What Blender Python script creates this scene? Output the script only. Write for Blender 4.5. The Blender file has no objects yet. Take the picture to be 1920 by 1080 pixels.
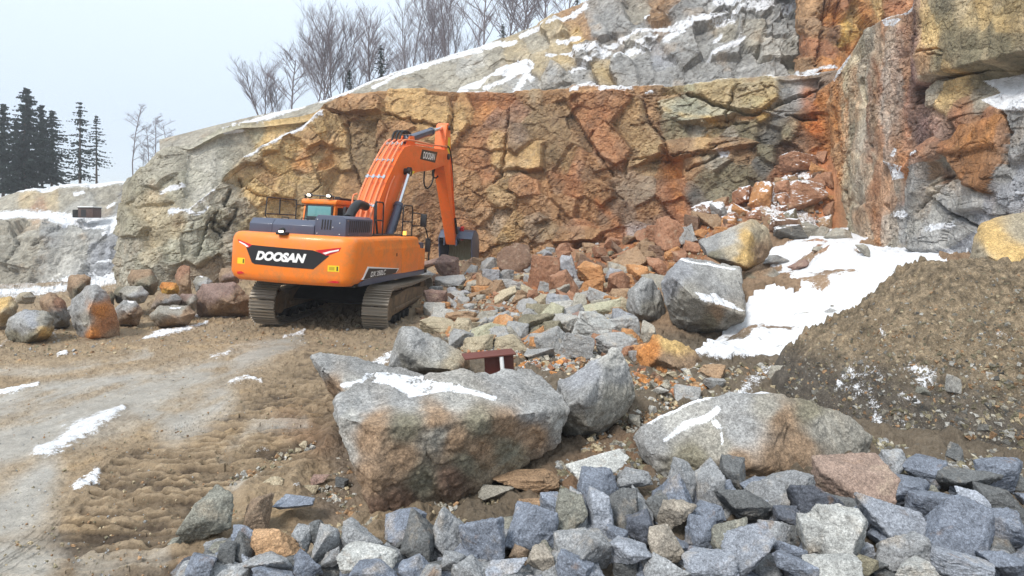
import bpy, bmesh, math, random
import numpy as np
from mathutils import Vector, Matrix, Euler
R = math.radians
C = bpy.context.scene.collection
scene = bpy.context.scene
# ---------------------------------------------------------------- camera, sky, sun, exposure
F = 1100.0; HZ = 435.0; CAMZ = 2.25
cam_data = bpy.data.cameras.new('camera'); cam = bpy.data.objects.new('camera', cam_data); C.objects.link(cam)
cam.location = (0, 0, CAMZ); cam.rotation_euler = (R(90), 0, 0)
cam_data.sensor_width = 36.0; cam_data.lens = 36.0*F/1920.0
cam_data.shift_y = -(540-HZ)/1920.0
cam_data.clip_start = 0.1; cam_data.clip_end = 8000
scene.camera = cam
world = bpy.data.worlds.new('World'); scene.world = world; world.use_nodes = True
SUN_EL, SUN_AZ = 48.0, 215.0       # azimuth measured clockwise from +Y
def build_world():
    nt = world.node_tree; n = nt.nodes; l = nt.links; n.clear()
    out = n.new('ShaderNodeOutputWorld'); add = n.new('ShaderNodeAddShader')
    sky = n.new('ShaderNodeTexSky'); sky.sky_type = 'NISHITA'; sky.sun_disc = False
    sky.sun_elevation = R(SUN_EL); sky.sun_rotation = R(SUN_AZ)
    b1 = n.new('ShaderNodeBackground'); b1.inputs['Strength'].default_value = 0.05
    l.new(sky.outputs[0], b1.inputs['Color'])
    tc = n.new('ShaderNodeTexCoord'); sep = n.new('ShaderNodeSeparateXYZ'); l.new(tc.outputs['Generated'], sep.inputs[0])
    ramp = n.new('ShaderNodeValToRGB'); cr = ramp.color_ramp
    # overcast cloud deck: mud/snow bounce below the horizon, pale grey-blue low, nearly white above
    cr.elements[0].position = 0.0; cr.elements[0].color = (0.16, 0.14, 0.12, 1)
    cr.elements[1].position = 1.0; cr.elements[1].color = (0.86, 0.95, 0.98, 1)
    for p, c in ((0.485, (0.20, 0.18, 0.16, 1)), (0.505, (0.52, 0.56, 0.64, 1)), (0.58, (0.60, 0.65, 0.73, 1)),
                 (0.66, (0.72, 0.79, 0.85, 1)), (0.74, (0.86, 0.93, 0.96, 1))):
        e = cr.elements.new(p); e.color = c
    mr = n.new('ShaderNodeMapRange'); mr.inputs['From Min'].default_value = -1; mr.inputs['From Max'].default_value = 1
    nz = n.new('ShaderNodeTexNoise'); nz.inputs['Scale'].default_value = 1.6; nz.inputs['Detail'].default_value = 3
    l.new(tc.outputs['Generated'], nz.inputs['Vector'])
    ma = n.new('ShaderNodeMath'); ma.operation = 'MULTIPLY_ADD'; ma.inputs[1].default_value = 0.10; 
    sb = n.new('ShaderNodeMath'); sb.operation = 'SUBTRACT'; sb.inputs[1].default_value = 0.05
    l.new(nz.outputs['Fac'], ma.inputs[0]); l.new(sep.outputs['Z'], ma.inputs[2]); l.new(ma.outputs[0], sb.inputs[0])
    l.new(sb.outputs[0], mr.inputs['Value']); l.new(mr.outputs[0], ramp.inputs[0])
    b2 = n.new('ShaderNodeBackground'); b2.inputs['Strength'].default_value = 0.80
    l.new(ramp.outputs[0], b2.inputs['Color'])
    l.new(b1.outputs[0], add.inputs[0]); l.new(b2.outputs[0], add.inputs[1]); l.new(add.outputs[0], out.inputs['Surface'])
build_world()
sd = bpy.data.lights.new('sun', 'SUN'); sd.energy = 2.2; sd.angle = R(11); sd.color = (1.0, 0.96, 0.90)
sun = bpy.data.objects.new('sun', sd); C.objects.link(sun)
_a = R(SUN_AZ); _e = R(SUN_EL)
_d = Vector((math.sin(_a)*math.cos(_e), math.cos(_a)*math.cos(_e), math.sin(_e)))
sun.rotation_euler = (-_d).to_track_quat('-Z', 'Y').to_euler()
sun.location = (0, -20, 30)
vs = scene.view_settings; vs.view_transform = 'Standard'; vs.look = 'None'; vs.exposure = 0.44; vs.gamma = 1; vs.use_curve_mapping = False
random.seed(7); rng = np.random.default_rng(7)

# ---------------------------------------------------------------- helpers
def tag(o, label=None, cat=None, group=None, kind=None):
    if label: o['label'] = label
    if cat: o['category'] = cat
    if group: o['group'] = group
    if kind: o['kind'] = kind
    return o
def lin(c, k=1.0):
    return tuple((((v/255.0+0.055)/1.055)**2.4 if v > 10 else v/255.0/12.92)*k for v in c)
def at(px, py, D): return np.array([(px-960)/F*D, D, CAMZ-(py-HZ)/F*D])
def proj(P):
    Y = np.maximum(P[..., 1], 0.05)
    return 960+F*P[..., 0]/Y, HZ+F*(CAMZ-P[..., 2])/Y
def hsh(ix, iy, iz, seed):
    n = (ix.astype(np.uint32)*np.uint32(374761393) + iy.astype(np.uint32)*np.uint32(668265263) + iz.astype(np.uint32)*np.uint32(2246822519) + np.uint32((seed*3266489917) & 0xffffffff))
    n = (n ^ (n >> np.uint32(13)))*np.uint32(1274126177); n = (n ^ (n >> np.uint32(16)))*np.uint32(2654435761); n = n ^ (n >> np.uint32(15))
    return n.astype(np.float64)/4294967295.0
def vn(P, s=1.0, seed=0):
    P = np.asarray(P, float)*s + 1000.37; i = np.floor(P).astype(np.int64); f = P-i; f = f*f*f*(f*(f*6-15)+10)
    r = 0
    for dx in (0, 1):
        wx = f[..., 0] if dx else 1-f[..., 0]
        for dy in (0, 1):
            wy = f[..., 1] if dy else 1-f[..., 1]
            for dz in (0, 1):
                wz = f[..., 2] if dz else 1-f[..., 2]
                r = r + hsh(i[..., 0]+dx, i[..., 1]+dy, i[..., 2]+dz, seed)*wx*wy*wz
    return r*2-1
def fbm(P, s=1.0, octv=4, seed=0, g=0.5):
    r = 0; a = 1; t = 0
    for k in range(octv): r = r + a*vn(P, s*2**k, seed+k*17); t += a; a *= g
    return r/t
def worley(P, s, seed=0, aniso=(1, 1, 1)):
    """nearest jittered cell: two randoms of the cell, offset from it, F2-F1"""
    Q = np.asarray(P, float)*s*np.array(aniso) + 500.0; i = np.floor(Q).astype(np.int64)
    b1 = np.full(Q.shape[:-1], 9e9); b2 = b1.copy(); r1 = np.zeros_like(b1); r2 = r1.copy(); r3 = r1.copy(); off = np.zeros(Q.shape)
    for dx in (-1, 0, 1):
        for dy in (-1, 0, 1):
            for dz in (-1, 0, 1):
                a, b, c = i[..., 0]+dx, i[..., 1]+dy, i[..., 2]+dz
                cx = np.stack([a+hsh(a, b, c, seed), b+hsh(a, b, c, seed+1), c+hsh(a, b, c, seed+2)], -1)
                d = Q-cx; dd = np.sqrt((d*d).sum(-1)); m = dd < b1
                b2 = np.where(m, b1, np.minimum(b2, dd))
                r1 = np.where(m, hsh(a, b, c, seed+5), r1); r2 = np.where(m, hsh(a, b, c, seed+6), r2); r3 = np.where(m, hsh(a, b, c, seed+7), r3)
                off = np.where(m[..., None], d, off); b1 = np.minimum(b1, dd)
    return r1, r2, r3, off/s, (b2-b1)/s
def facets(P, s, seed, step, tilt, crack=0.0, cw=0.04, aniso=(1, 1, 1)):
    r1, r2, r3, off, e = worley(P, s, seed, aniso)
    d = (r1-.5)*step + ((r2-.5)*off[..., 0] + (r3-.5)*off[..., 2] + (r1-.5)*off[..., 1])*tilt
    if crack: d = d - crack*np.exp(-(e/cw)**2)
    return d, r2
def sstep(a, b, x): t = np.clip((x-a)/(b-a), 0, 1); return t*t*(3-2*t)
def inpoly(px, py, poly):
    r = np.zeros(px.shape, bool); n = len(poly)
    for k in range(n):
        x1, y1 = poly[k]; x2, y2 = poly[(k+1) % n]
        if y1 == y2: continue
        c = ((y1 > py) != (y2 > py)) & (px < (x2-x1)*(py-y1)/(y2-y1)+x1); r ^= c
    return r
def sdist(px, py, pts):
    """distance in photo pixels to a polyline; width may vary per point (third value)"""
    best = np.full(px.shape, 9e9)
    for (a, b) in zip(pts[:-1], pts[1:]):
        dx, dy = b[0]-a[0], b[1]-a[1]; t = np.clip(((px-a[0])*dx+(py-a[1])*dy)/(dx*dx+dy*dy+1e-9), 0, 1)
        d = np.hypot(px-a[0]-t*dx, py-a[1]-t*dy)
        if len(a) > 2: d = d/np.maximum(a[2]+(b[2]-a[2])*t, .1)
        best = np.minimum(best, d)
    return best
def new_mesh(name, verts, faces, mat=None, smooth=True):
    me = bpy.data.meshes.new(name); me.from_pydata([tuple(v) for v in verts] if not isinstance(verts, np.ndarray) else verts.tolist(), [], faces if isinstance(faces, list) else faces.tolist())
    me.update()
    if smooth: me.polygons.foreach_set('use_smooth', [True]*len(me.polygons))
    if mat: me.materials.append(mat)
    return me
def obj(name, me, parent=None):
    o = bpy.data.objects.new(name, me); C.objects.link(o)
    if parent: o.parent = parent
    return o
def set_col(me, col, snow=None, wet=None):
    a = me.color_attributes.new('Col', 'FLOAT_COLOR', 'POINT')
    c = np.ones((len(me.vertices), 4), np.float32); c[:, :3] = col; a.data.foreach_set('color', c.ravel())
    for nm, arr in (('snow', snow), ('wet', wet)):
        b = me.attributes.new(nm, 'FLOAT', 'POINT')
        b.data.foreach_set('value', (np.zeros(len(me.vertices)) if arr is None else arr).astype(np.float32).ravel())
def empty(name, loc, rot=(0, 0, 0)):
    o = bpy.data.objects.new(name, None); C.objects.link(o); o.location = loc; o.rotation_euler = rot; o.empty_display_size = .3; return o

# ---------------------------------------------------------------- materials
def nodes(m): m.use_nodes = True; nt = m.node_tree; return nt, nt.nodes, nt.links, nt.nodes['Principled BSDF']
def noise(nt, vec, scale, detail=4, rough=.6, dist=0):
    t = nt.nodes.new('ShaderNodeTexNoise'); t.inputs['Scale'].default_value = scale; t.inputs['Detail'].default_value = detail
    t.inputs['Roughness'].default_value = rough; t.inputs['Distortion'].default_value = dist
    nt.links.new(vec, t.inputs['Vector']); return t.outputs['Fac']
def mapr(nt, v, a, b, c, d):
    t = nt.nodes.new('ShaderNodeMapRange'); t.inputs['From Min'].default_value = a; t.inputs['From Max'].default_value = b
    t.inputs['To Min'].default_value = c; t.inputs['To Max'].default_value = d; nt.links.new(v, t.inputs['Value']); return t.outputs[0]
def mixc(nt, fac, a, b, mode='MIX'):
    t = nt.nodes.new('ShaderNodeMix'); t.data_type = 'RGBA'; t.blend_type = mode
    for s, v in ((t.inputs[0], fac), (t.inputs[6], a), (t.inputs[7], b)):
        if hasattr(v, 'links') or hasattr(v, 'is_output'): nt.links.new(v, s)
        elif isinstance(v, tuple): s.default_value = (*v[:3], 1)
        else: s.default_value = v
    return t.outputs[2]
def math2(nt, op, a, b):
    t = nt.nodes.new('ShaderNodeMath'); t.operation = op
    for s, v in ((t.inputs[0], a), (t.inputs[1], b)):
        if hasattr(v, 'is_output'): nt.links.new(v, s)
        else: s.default_value = v
    return t.outputs[0]
def bump(nt, h, strength, dist, prev=None):
    t = nt.nodes.new('ShaderNodeBump'); t.inputs['Strength'].default_value = strength; t.inputs['Distance'].default_value = dist
    nt.links.new(h, t.inputs['Height'])
    if prev is not None: nt.links.new(prev, t.inputs['Normal'])
    return t.outputs[0]
def scalec(nt, col, v):
    t = nt.nodes.new('ShaderNodeVectorMath'); t.operation = 'SCALE'; nt.links.new(col, t.inputs[0])
    if hasattr(v, 'is_output'): nt.links.new(v, t.inputs['Scale'])
    else: t.inputs['Scale'].default_value = v
    return t.outputs[0]
def rock_material(name, speckle=True, objcol=False, sc=1.0, bstr=1.0, ground=False, blocky=0.0, con=1.0):
    m = bpy.data.materials.new(name); nt, N, L, P = nodes(m)
    geo = N.new('ShaderNodeNewGeometry'); pos = geo.outputs['Position']
    if objcol:
        oi = N.new('ShaderNodeObjectInfo'); base = oi.outputs['Color']
        va = N.new('ShaderNodeVectorMath'); va.operation = 'ADD'; L.new(pos, va.inputs[0])
        vm = N.new('ShaderNodeVectorMath'); vm.operation = 'SCALE'; vm.inputs['Scale'].default_value = 37.0
        cx = N.new('ShaderNodeCombineXYZ'); L.new(oi.outputs['Random'], cx.inputs[0]); L.new(oi.outputs['Random'], cx.inputs[1]); L.new(cx.outputs[0], vm.inputs[0])
        L.new(vm.outputs[0], va.inputs[1]); pos = va.outputs[0]
    else:
        at_ = N.new('ShaderNodeAttribute'); at_.attribute_name = 'Col'; base = at_.outputs['Color']
    n1 = noise(nt, pos, 1.3*sc, 6, .65); n2 = noise(nt, pos, 6*sc, 7, .7); n3 = noise(nt, pos, 34*sc, 5, .75)
    col = scalec(nt, base, mapr(nt, n1, .3, .7, 1-.18*con, 1+.18*con))
    col = scalec(nt, col, mapr(nt, n2, .3, .7, 1-.22*con, 1+.22*con))
    col = scalec(nt, col, mapr(nt, n3, .32, .68, 1-.26*con, 1+.26*con))
    if objcol:
        # pale dust and brown weathering in patches
        npch = noise(nt, pos, 2.6*sc, 4, .6)
        col = mixc(nt, mapr(nt, npch, .56, .74, 0, .55), col, lin((176, 160, 138)))
        npb = noise(nt, pos, 3.7*sc, 3, .6, .5)
        col = mixc(nt, mapr(nt, npb, .62, .76, 0, .55), col, lin((132, 100, 66)))
    if speckle:
        v = N.new('ShaderNodeTexVoronoi'); v.inputs['Scale'].default_value = 95*sc; L.new(pos, v.inputs['Vector'])
        rc = N.new('ShaderNodeSeparateColor'); L.new(v.outputs['Color'], rc.inputs[0])
        col = scalec(nt, col, mapr(nt, rc.outputs[0], 0, 1, .68, 1.28))
        v2 = N.new('ShaderNodeTexVoronoi'); v2.inputs['Scale'].default_value = 40*sc; L.new(pos, v2.inputs['Vector'])
        rc2 = N.new('ShaderNodeSeparateColor'); L.new(v2.outputs['Color'], rc2.inputs[0])
        col = scalec(nt, col, mapr(nt, rc2.outputs[1], 0, 1, .82, 1.18))
    sa = N.new('ShaderNodeAttribute'); sa.attribute_name = 'snow'
    sn = math2(nt, 'ADD', sa.outputs['Fac'], mapr(nt, n2, .3, .7, -.38, .38))
    sn = math2(nt, 'ADD', sn, mapr(nt, n3, .3, .7, -.3, .3))
    snf = math2(nt, 'MULTIPLY', mapr(nt, sn, .42, .66, 0, 1), mapr(nt, sa.outputs['Fac'], .06, .2, 0, 1))
    sc3 = N.new('ShaderNodeCombineXYZ'); sv = mapr(nt, math2(nt, 'ADD', math2(nt, 'MULTIPLY', n1, .5), math2(nt, 'MULTIPLY', n2, .5)), .35, .62, .60, .86)
    for q_, k_ in ((0, .985), (1, 1.0), (2, 1.035)): L.new(math2(nt, 'MULTIPLY', sv, k_), sc3.inputs[q_])
    col = mixc(nt, snf, col, sc3.outputs[0])
    L.new(col, P.inputs['Base Color'])
    if ground:
        wa = N.new('ShaderNodeAttribute'); wa.attribute_name = 'wet'
        rgh = mapr(nt, math2(nt, 'ADD', wa.outputs['Fac'], mapr(nt, n2, .3, .7, -.25, .25)), .1, .8, .9, .30)
        L.new(rgh, P.inputs['Roughness'])
    else: P.inputs['Roughness'].default_value = .85
    P.inputs['Specular IOR Level'].default_value = .3
    nb = noise(nt, pos, 2.4*sc, 8, .68); h = bump(nt, nb, .55*bstr, .12/sc)
    if blocky:
        for s_, d_ in ((3.2, .10), (9.0, .045)):
            vb = N.new('ShaderNodeTexVoronoi'); vb.feature = 'DISTANCE_TO_EDGE'; vb.inputs['Scale'].default_value = s_
            wv = N.new('ShaderNodeVectorMath'); wv.operation = 'ADD'; L.new(pos, wv.inputs[0]); nn = noise(nt, pos, s_*.7, 3, .6); sc_ = N.new('ShaderNodeCombineXYZ')
            m1 = math2(nt, 'MULTIPLY', nn, .5/s_*3); L.new(m1, sc_.inputs[0]); L.new(m1, sc_.inputs[2]); L.new(sc_.outputs[0], wv.inputs[1]); L.new(wv.outputs[0], vb.inputs['Vector'])
            h = bump(nt, mapr(nt, vb.outputs['Distance'], 0, .12, 0, 1), blocky, d_, h)
    h = bump(nt, n2, .5*bstr, .04/sc, h); h = bump(nt, n3, .45*bstr, .012/sc, h)
    L.new(h, P.inputs['Normal']); return m
M = {}
M['cliff'] = rock_material('weathered_cliff_rock', speckle=False, sc=.9, bstr=1.1, blocky=.42, con=1.4)
M['boulder'] = rock_material('granite_boulder', sc=1.0, bstr=.8)
M['stone'] = rock_material('broken_granite', objcol=True, sc=1.7, bstr=1.2)
M['mud'] = rock_material('churned_mud', speckle=False, sc=2.2, bstr=1.3, ground=True)
M['gravel'] = rock_material('sandy_gravel', speckle=True, sc=1.5, bstr=1.6)
def plain(name, col, rough=.5, metal=0.0, dirt=0.0, dcol=(120, 100, 78), bumps=0.0, coat=0, em=None, ems=0, dscale=3.0):
    m = bpy.data.materials.new(name); nt, N, L, P = nodes(m)
    P.inputs['Roughness'].default_value = rough; P.inputs['Metallic'].default_value = metal
    P.inputs['Coat Weight'].default_value = coat
    c = lin(col); tc = N.new('ShaderNodeTexCoord').outputs['Object']
    n1 = noise(nt, tc, dscale, 6, .7)
    cc = mixc(nt, mapr(nt, n1, .35, .75, 0, .12), c, tuple(v*.6 for v in c))
    if dirt: cc = mixc(nt, mapr(nt, noise(nt, tc, dscale*2.3, 6, .75), .62-dirt*.35, .80-dirt*.15, 0, min(1, dirt*1.3)), cc, lin(dcol))
    L.new(cc, P.inputs['Base Color'])
    L.new(mapr(nt, n1, .3, .7, rough*.85, min(1, rough*1.2)), P.inputs['Roughness'])
    if bumps: L.new(bump(nt, noise(nt, tc, 20, 5, .7), bumps, .02), P.inputs['Normal'])
    if em: P.inputs['Emission Color'].default_value = (*em, 1); P.inputs['Emission Strength'].default_value = ems
    return m
# ---------------------------------------------------------------- palette (rock colours as seen, turned into albedo)
PAL = dict(OR=(204, 128, 60), RU=(178, 114, 74), DR=(132, 94, 68), OC=(208, 170, 104), BE=(180, 160, 122), GG=(166, 163, 138), OL=(134, 124, 94),
           GY=(156, 155, 152), DG=(112, 109, 102), BR=(168, 126, 84), PU=(152, 114, 98), WH=(206, 202, 188), GB=(156, 158, 164), YG=(180, 154, 106), OY=(206, 160, 72), SL=(162, 154, 136), HG=(178, 174, 164))
AK = .95
def desat(c, k=.24):
    l = .3*c[0]+.59*c[1]+.11*c[2]; return tuple(v*(1-k)+l*k for v in c)
def pc(c, k=AK): return np.array(lin(desat(PAL[c] if isinstance(c, str) else c), k))
def grid_faces(nu, nv):
    i = np.arange((nu-1)*(nv-1)); a = (i // (nu-1))*nu + i % (nu-1)
    return np.stack([a, a+1, a+nu+1, a+nu], 1)
def sheet_grid(cols, nu, vcounts):
    """cols: columns of knots (world points, equal count). returns nv x nu x 3"""
    K = np.array([[np.asarray(k, float) for k in c] for c in cols])
    d = np.linalg.norm(np.diff(K, axis=0), axis=2).mean(1); u = np.concatenate([[0], np.cumsum(np.maximum(d, .01))]); u /= u[-1]
    U = np.linspace(0, 1, nu); G = np.zeros((K.shape[1], nu, 3))
    for k in range(K.shape[1]):
        for c in range(3): G[k, :, c] = np.interp(U, u, K[:, k, c])
    rows = []
    for k in range(K.shape[1]-1):
        n = vcounts[k]; t = np.linspace(0, 1, n, endpoint=(k == K.shape[1]-2))
        rows.append(G[k][None]*(1-t[:, None, None]) + G[k+1][None]*t[:, None, None])
    return np.concatenate(rows, 0)
def smooth_grid(G, n):
    for _ in range(n):
        H = G.copy(); H[1:-1, 1:-1] = (G[:-2, 1:-1]+G[2:, 1:-1]+G[1:-1, :-2]+G[1:-1, 2:])/4; G = H
    return G
def gnormals(G):
    du = np.gradient(G, axis=1); dv = np.gradient(G, axis=0); n = np.cross(du, dv); n /= np.linalg.norm(n, axis=-1, keepdims=True)+1e-9
    s = np.sign((n*(np.array([0, 0, CAMZ])-G)).sum(-1, keepdims=True).mean()); return n*s
def cliff(name, cols, nu, vc, seeds, polys=(), cracks=(), snows=(), lvl=(1.4, .5, .12), amp=(1, 1, 1), seed=1, seedstep=.5, warp=22, default='BR',
          aniso=(1, 1, 1), slope_snow=.0, flow=None, label=None, steps=(), sm=6, streak=0, calm=None, dblur=1, ay=1.0, tint=None):
    G = smooth_grid(sheet_grid(cols, nu, vc), sm); Nn = gnormals(G); px, py = proj(G)
    wx = fbm(G, .45, 3, seed)*warp + fbm(G, 2.2, 3, seed+3)*warp*.28
    wy = fbm(G+31, .45, 3, seed+9)*warp + fbm(G+31, 2.2, 3, seed+11)*warp*.28
    qx, qy = px+wx, py+wy
    disp = np.zeros(px.shape); S = np.array([(s[0], s[1]) for s in seeds], float); cols_ = np.array([pc(s[2]) for s in seeds])
    rr = np.random.default_rng(seed); off = (rr.random(len(seeds))-.5)*seedstep; tx = (rr.random(len(seeds))-.5)*.5; ty = (rr.random(len(seeds))-.5)*.5
    d1 = np.full(px.shape, 9e9); d2 = d1.copy(); idx = np.zeros(px.shape, int)
    for k, (sx, sy) in enumerate(S):
        d = np.hypot(qx-sx, (qy-sy)*ay); m = d < d1; d2 = np.where(m, d1, np.minimum(d2, d)); idx = np.where(m, k, idx); d1 = np.minimum(d1, d)
    ppm = F/np.maximum(G[..., 1], 1)
    disp += off[idx] + (tx[idx]*(qx-S[idx, 0]) + ty[idx]*(qy-S[idx, 1]))/ppm
    disp -= .16*seedstep*np.exp(-((d2-d1)/2.5)**2)*(vn(G, .8, seed+40) > -.1)
    # soft blend of neighbouring colours, broken up by noise
    w1 = fbm(G, 1.1, 4, seed+21)
    cx, cy = px+wx*1.4+w1*14, py+wy*1.4+fbm(G+7, 1.1, 4, seed+23)*14
    den = 0; colr = 0
    for k, (sx, sy) in enumerate(S):
        w = 1/(((cx-sx)**2+((cy-sy)*ay)**2)**1.6+400); den = den+w; colr = colr + w[..., None]*cols_[k]
    colr = colr/den[..., None]; colr = colr*.62 + cols_[idx]*.38
    for (poly, c, dd, tlx, tly) in polys:
        jx, jy = px+wx*.25, py+wy*.25; m = inpoly(jx, jy, poly)
        cxp = sum(p[0] for p in poly)/len(poly); cyp = sum(p[1] for p in poly)/len(poly)
        disp = np.where(m, dd + (tlx*(jx-cxp)+tly*(jy-cyp))/ppm, disp)
        if c is not None: colr = np.where(m[..., None], pc(c)*(.75+.25*(1+w1))[..., None]*.62+colr*.38, colr)
    for (pl, w, c, amt) in steps:      # painted streaks: soft stroke of another colour
        s = np.exp(-(sdist(px+wx*.4, py+wy*.4, pl)/w)**2)*amt*np.clip(.6+fbm(G, 1.4, 4, seed+77)*1.4, 0, 1); colr = colr*(1-s[..., None])+pc(c)*s[..., None]
    for _ in range(dblur): disp[1:-1, 1:-1] = (disp[:-2, 1:-1]+disp[2:, 1:-1]+disp[1:-1, :-2]+disp[1:-1, 2:])/4
    l1, l2, l3 = lvl
    f1, r1 = facets(G, 1/l1, seed+50, .35*l1, .75, .10, .03, aniso); f2, r2 = facets(G+f1[..., None]*.3, 1/l2, seed+60, .30*l2, .7, .05, .015, aniso); f3, r3 = facets(G, 1/l3, seed+70, .4*l3, .8, 0, .01, aniso)
    msk = np.clip(.5+vn(G, .35, seed+80)*1.1, .1, 1)
    if calm is not None: cm = calm(px, py); msk = msk*cm; disp = disp*(.35+.65*cm)
    disp += f1*amp[0]*msk + f2*amp[1]*msk + f3*amp[2]*np.clip(.6+fbm(G, .8, 2, seed+81)*1.5, .1, 1) + fbm(G, 3, 4, seed+90)*.05*l1
    colr = colr*(1+(r1-.5)*.22+(r2-.5)*.22+(r3-.5)*.2)[..., None]
    mt = fbm(G+50, .9, 5, seed+120, .62); rs_ = sstep(.12, .5, mt)[..., None]*.35; gs_ = sstep(.12, .5, -mt)[..., None]*.2
    if tint is not None:
        for tc_, tw in tint(px, py): colr = colr*(1-tw[..., None])+pc(tc_, 1)*tw[..., None]
    lum = colr.mean(-1, keepdims=True); colr = colr*(1-rs_)+lum*np.array([1.32, .95, .62])*rs_; colr = colr*(1-gs_)+lum*np.array([1.05, 1.02, .93])*gs_
    colr *= (1+.22*fbm(G, 3.2, 4, seed+130))[..., None]
    if streak:
        st = fbm(G*np.array([1, 1, .12]), 2.6, 5, seed+95); colr = colr*(1+st*streak)[..., None]
    nf = vc[0]+vc[1]; rw = np.arange(G.shape[0])[:, None]; disp = disp*np.where(rw < nf, np.clip((nf-rw)/16., .35, 1), .35)
    for (pl, w, dep) in cracks:
        q = np.exp(-(sdist(px+fbm(G, 4, 3, seed+5)*5, py+fbm(G+5, 4, 3, seed+6)*5, pl)/w)**2); disp -= dep*q
    if flow is not None: disp = flow(px, py, G, disp)
    nv0 = vc[0]
    P3 = G + Nn*disp[..., None]
    Nf = gnormals(P3)
    snow = np.zeros(px.shape)
    for sp in snows:
        if isinstance(sp[0], (list, tuple)) and len(sp) == 2 and not isinstance(sp[1], (list, tuple)):
            s = 1.05*np.exp(-(sdist(px+wx*.3, py+wy*.3, sp[0])/sp[1])**2*1.0)
        else:
            s = np.where(inpoly(px+wx*.35, py+wy*.35, sp), 1.0, 0)
        snow = np.maximum(snow, s)
    if slope_snow: snow = np.maximum(snow, sstep(slope_snow, slope_snow+.25, np.abs(Nf[..., 2])))
    snow = np.where(snow > .02, snow*(.55+.45*sstep(-.1, .35, Nf[..., 2])) + fbm(G, 2.5, 4, seed+99)*.30*(snow < .95), 0)
    me = new_mesh(name, P3.reshape(-1, 3), grid_faces(P3.shape[1], P3.shape[0]), M['cliff'], smooth=False)
    set_col(me, np.clip(colr, .01, .85).reshape(-1, 3), snow.ravel()); o = obj(name, me)
    tag(o, label, None, None, 'structure'); return o

# ---------------------------------------------------------------- orange quarry face and the grey outcrop at its left
def back(p, dy, dz=0, dx=0): return np.array(p)+np.array([dx, dy, dz])
Acols = []
for (px, D, yb, yt) in [(300, 46, 560, 345), (262, 36, 560, 335), (240, 29.5, 560, 335), (232, 26.5, 570, 372), (250, 24.6, 580, 330), (290, 23.8, 580, 288), (340, 23.5, 580, 258), (400, 23.8, 575, 226), (450, 24.4, 570, 216), (510, 25.2, 560, 212),
        (560, 26, 560, 206), (600, 26.6, 555, 196), (635, 27, 550, 176), (700, 27, 545, 168), (800, 27, 535, 166), (900, 27, 530, 170), (1000, 26.6, 520, 168), (1080, 26.2, 515, 164), (1200, 25.3, 505, 160),
        (1300, 24.4, 500, 155), (1400, 23.4, 490, 149), (1480, 22.6, 480, 143), (1545, 21.8, 470, 137), (1600, 21.2, 470, 134), (1680, 20.6, 470, 132)]:
    b = at(px, yb, D); h = (yb-yt)/F*D; lean = .10 if px > 600 else .10+.16*(600-px)/360
    t = at(px, yt, D+h*lean); m = (b+t)/2 + np.array([0, -.15 if px > 600 else -.55, 0])
    q1 = back(t, .5, .06); q2 = back(t, 9, -.15 if px > 620 else -1.2)
    Acols.append([b, m, t, q1, q2])
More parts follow.
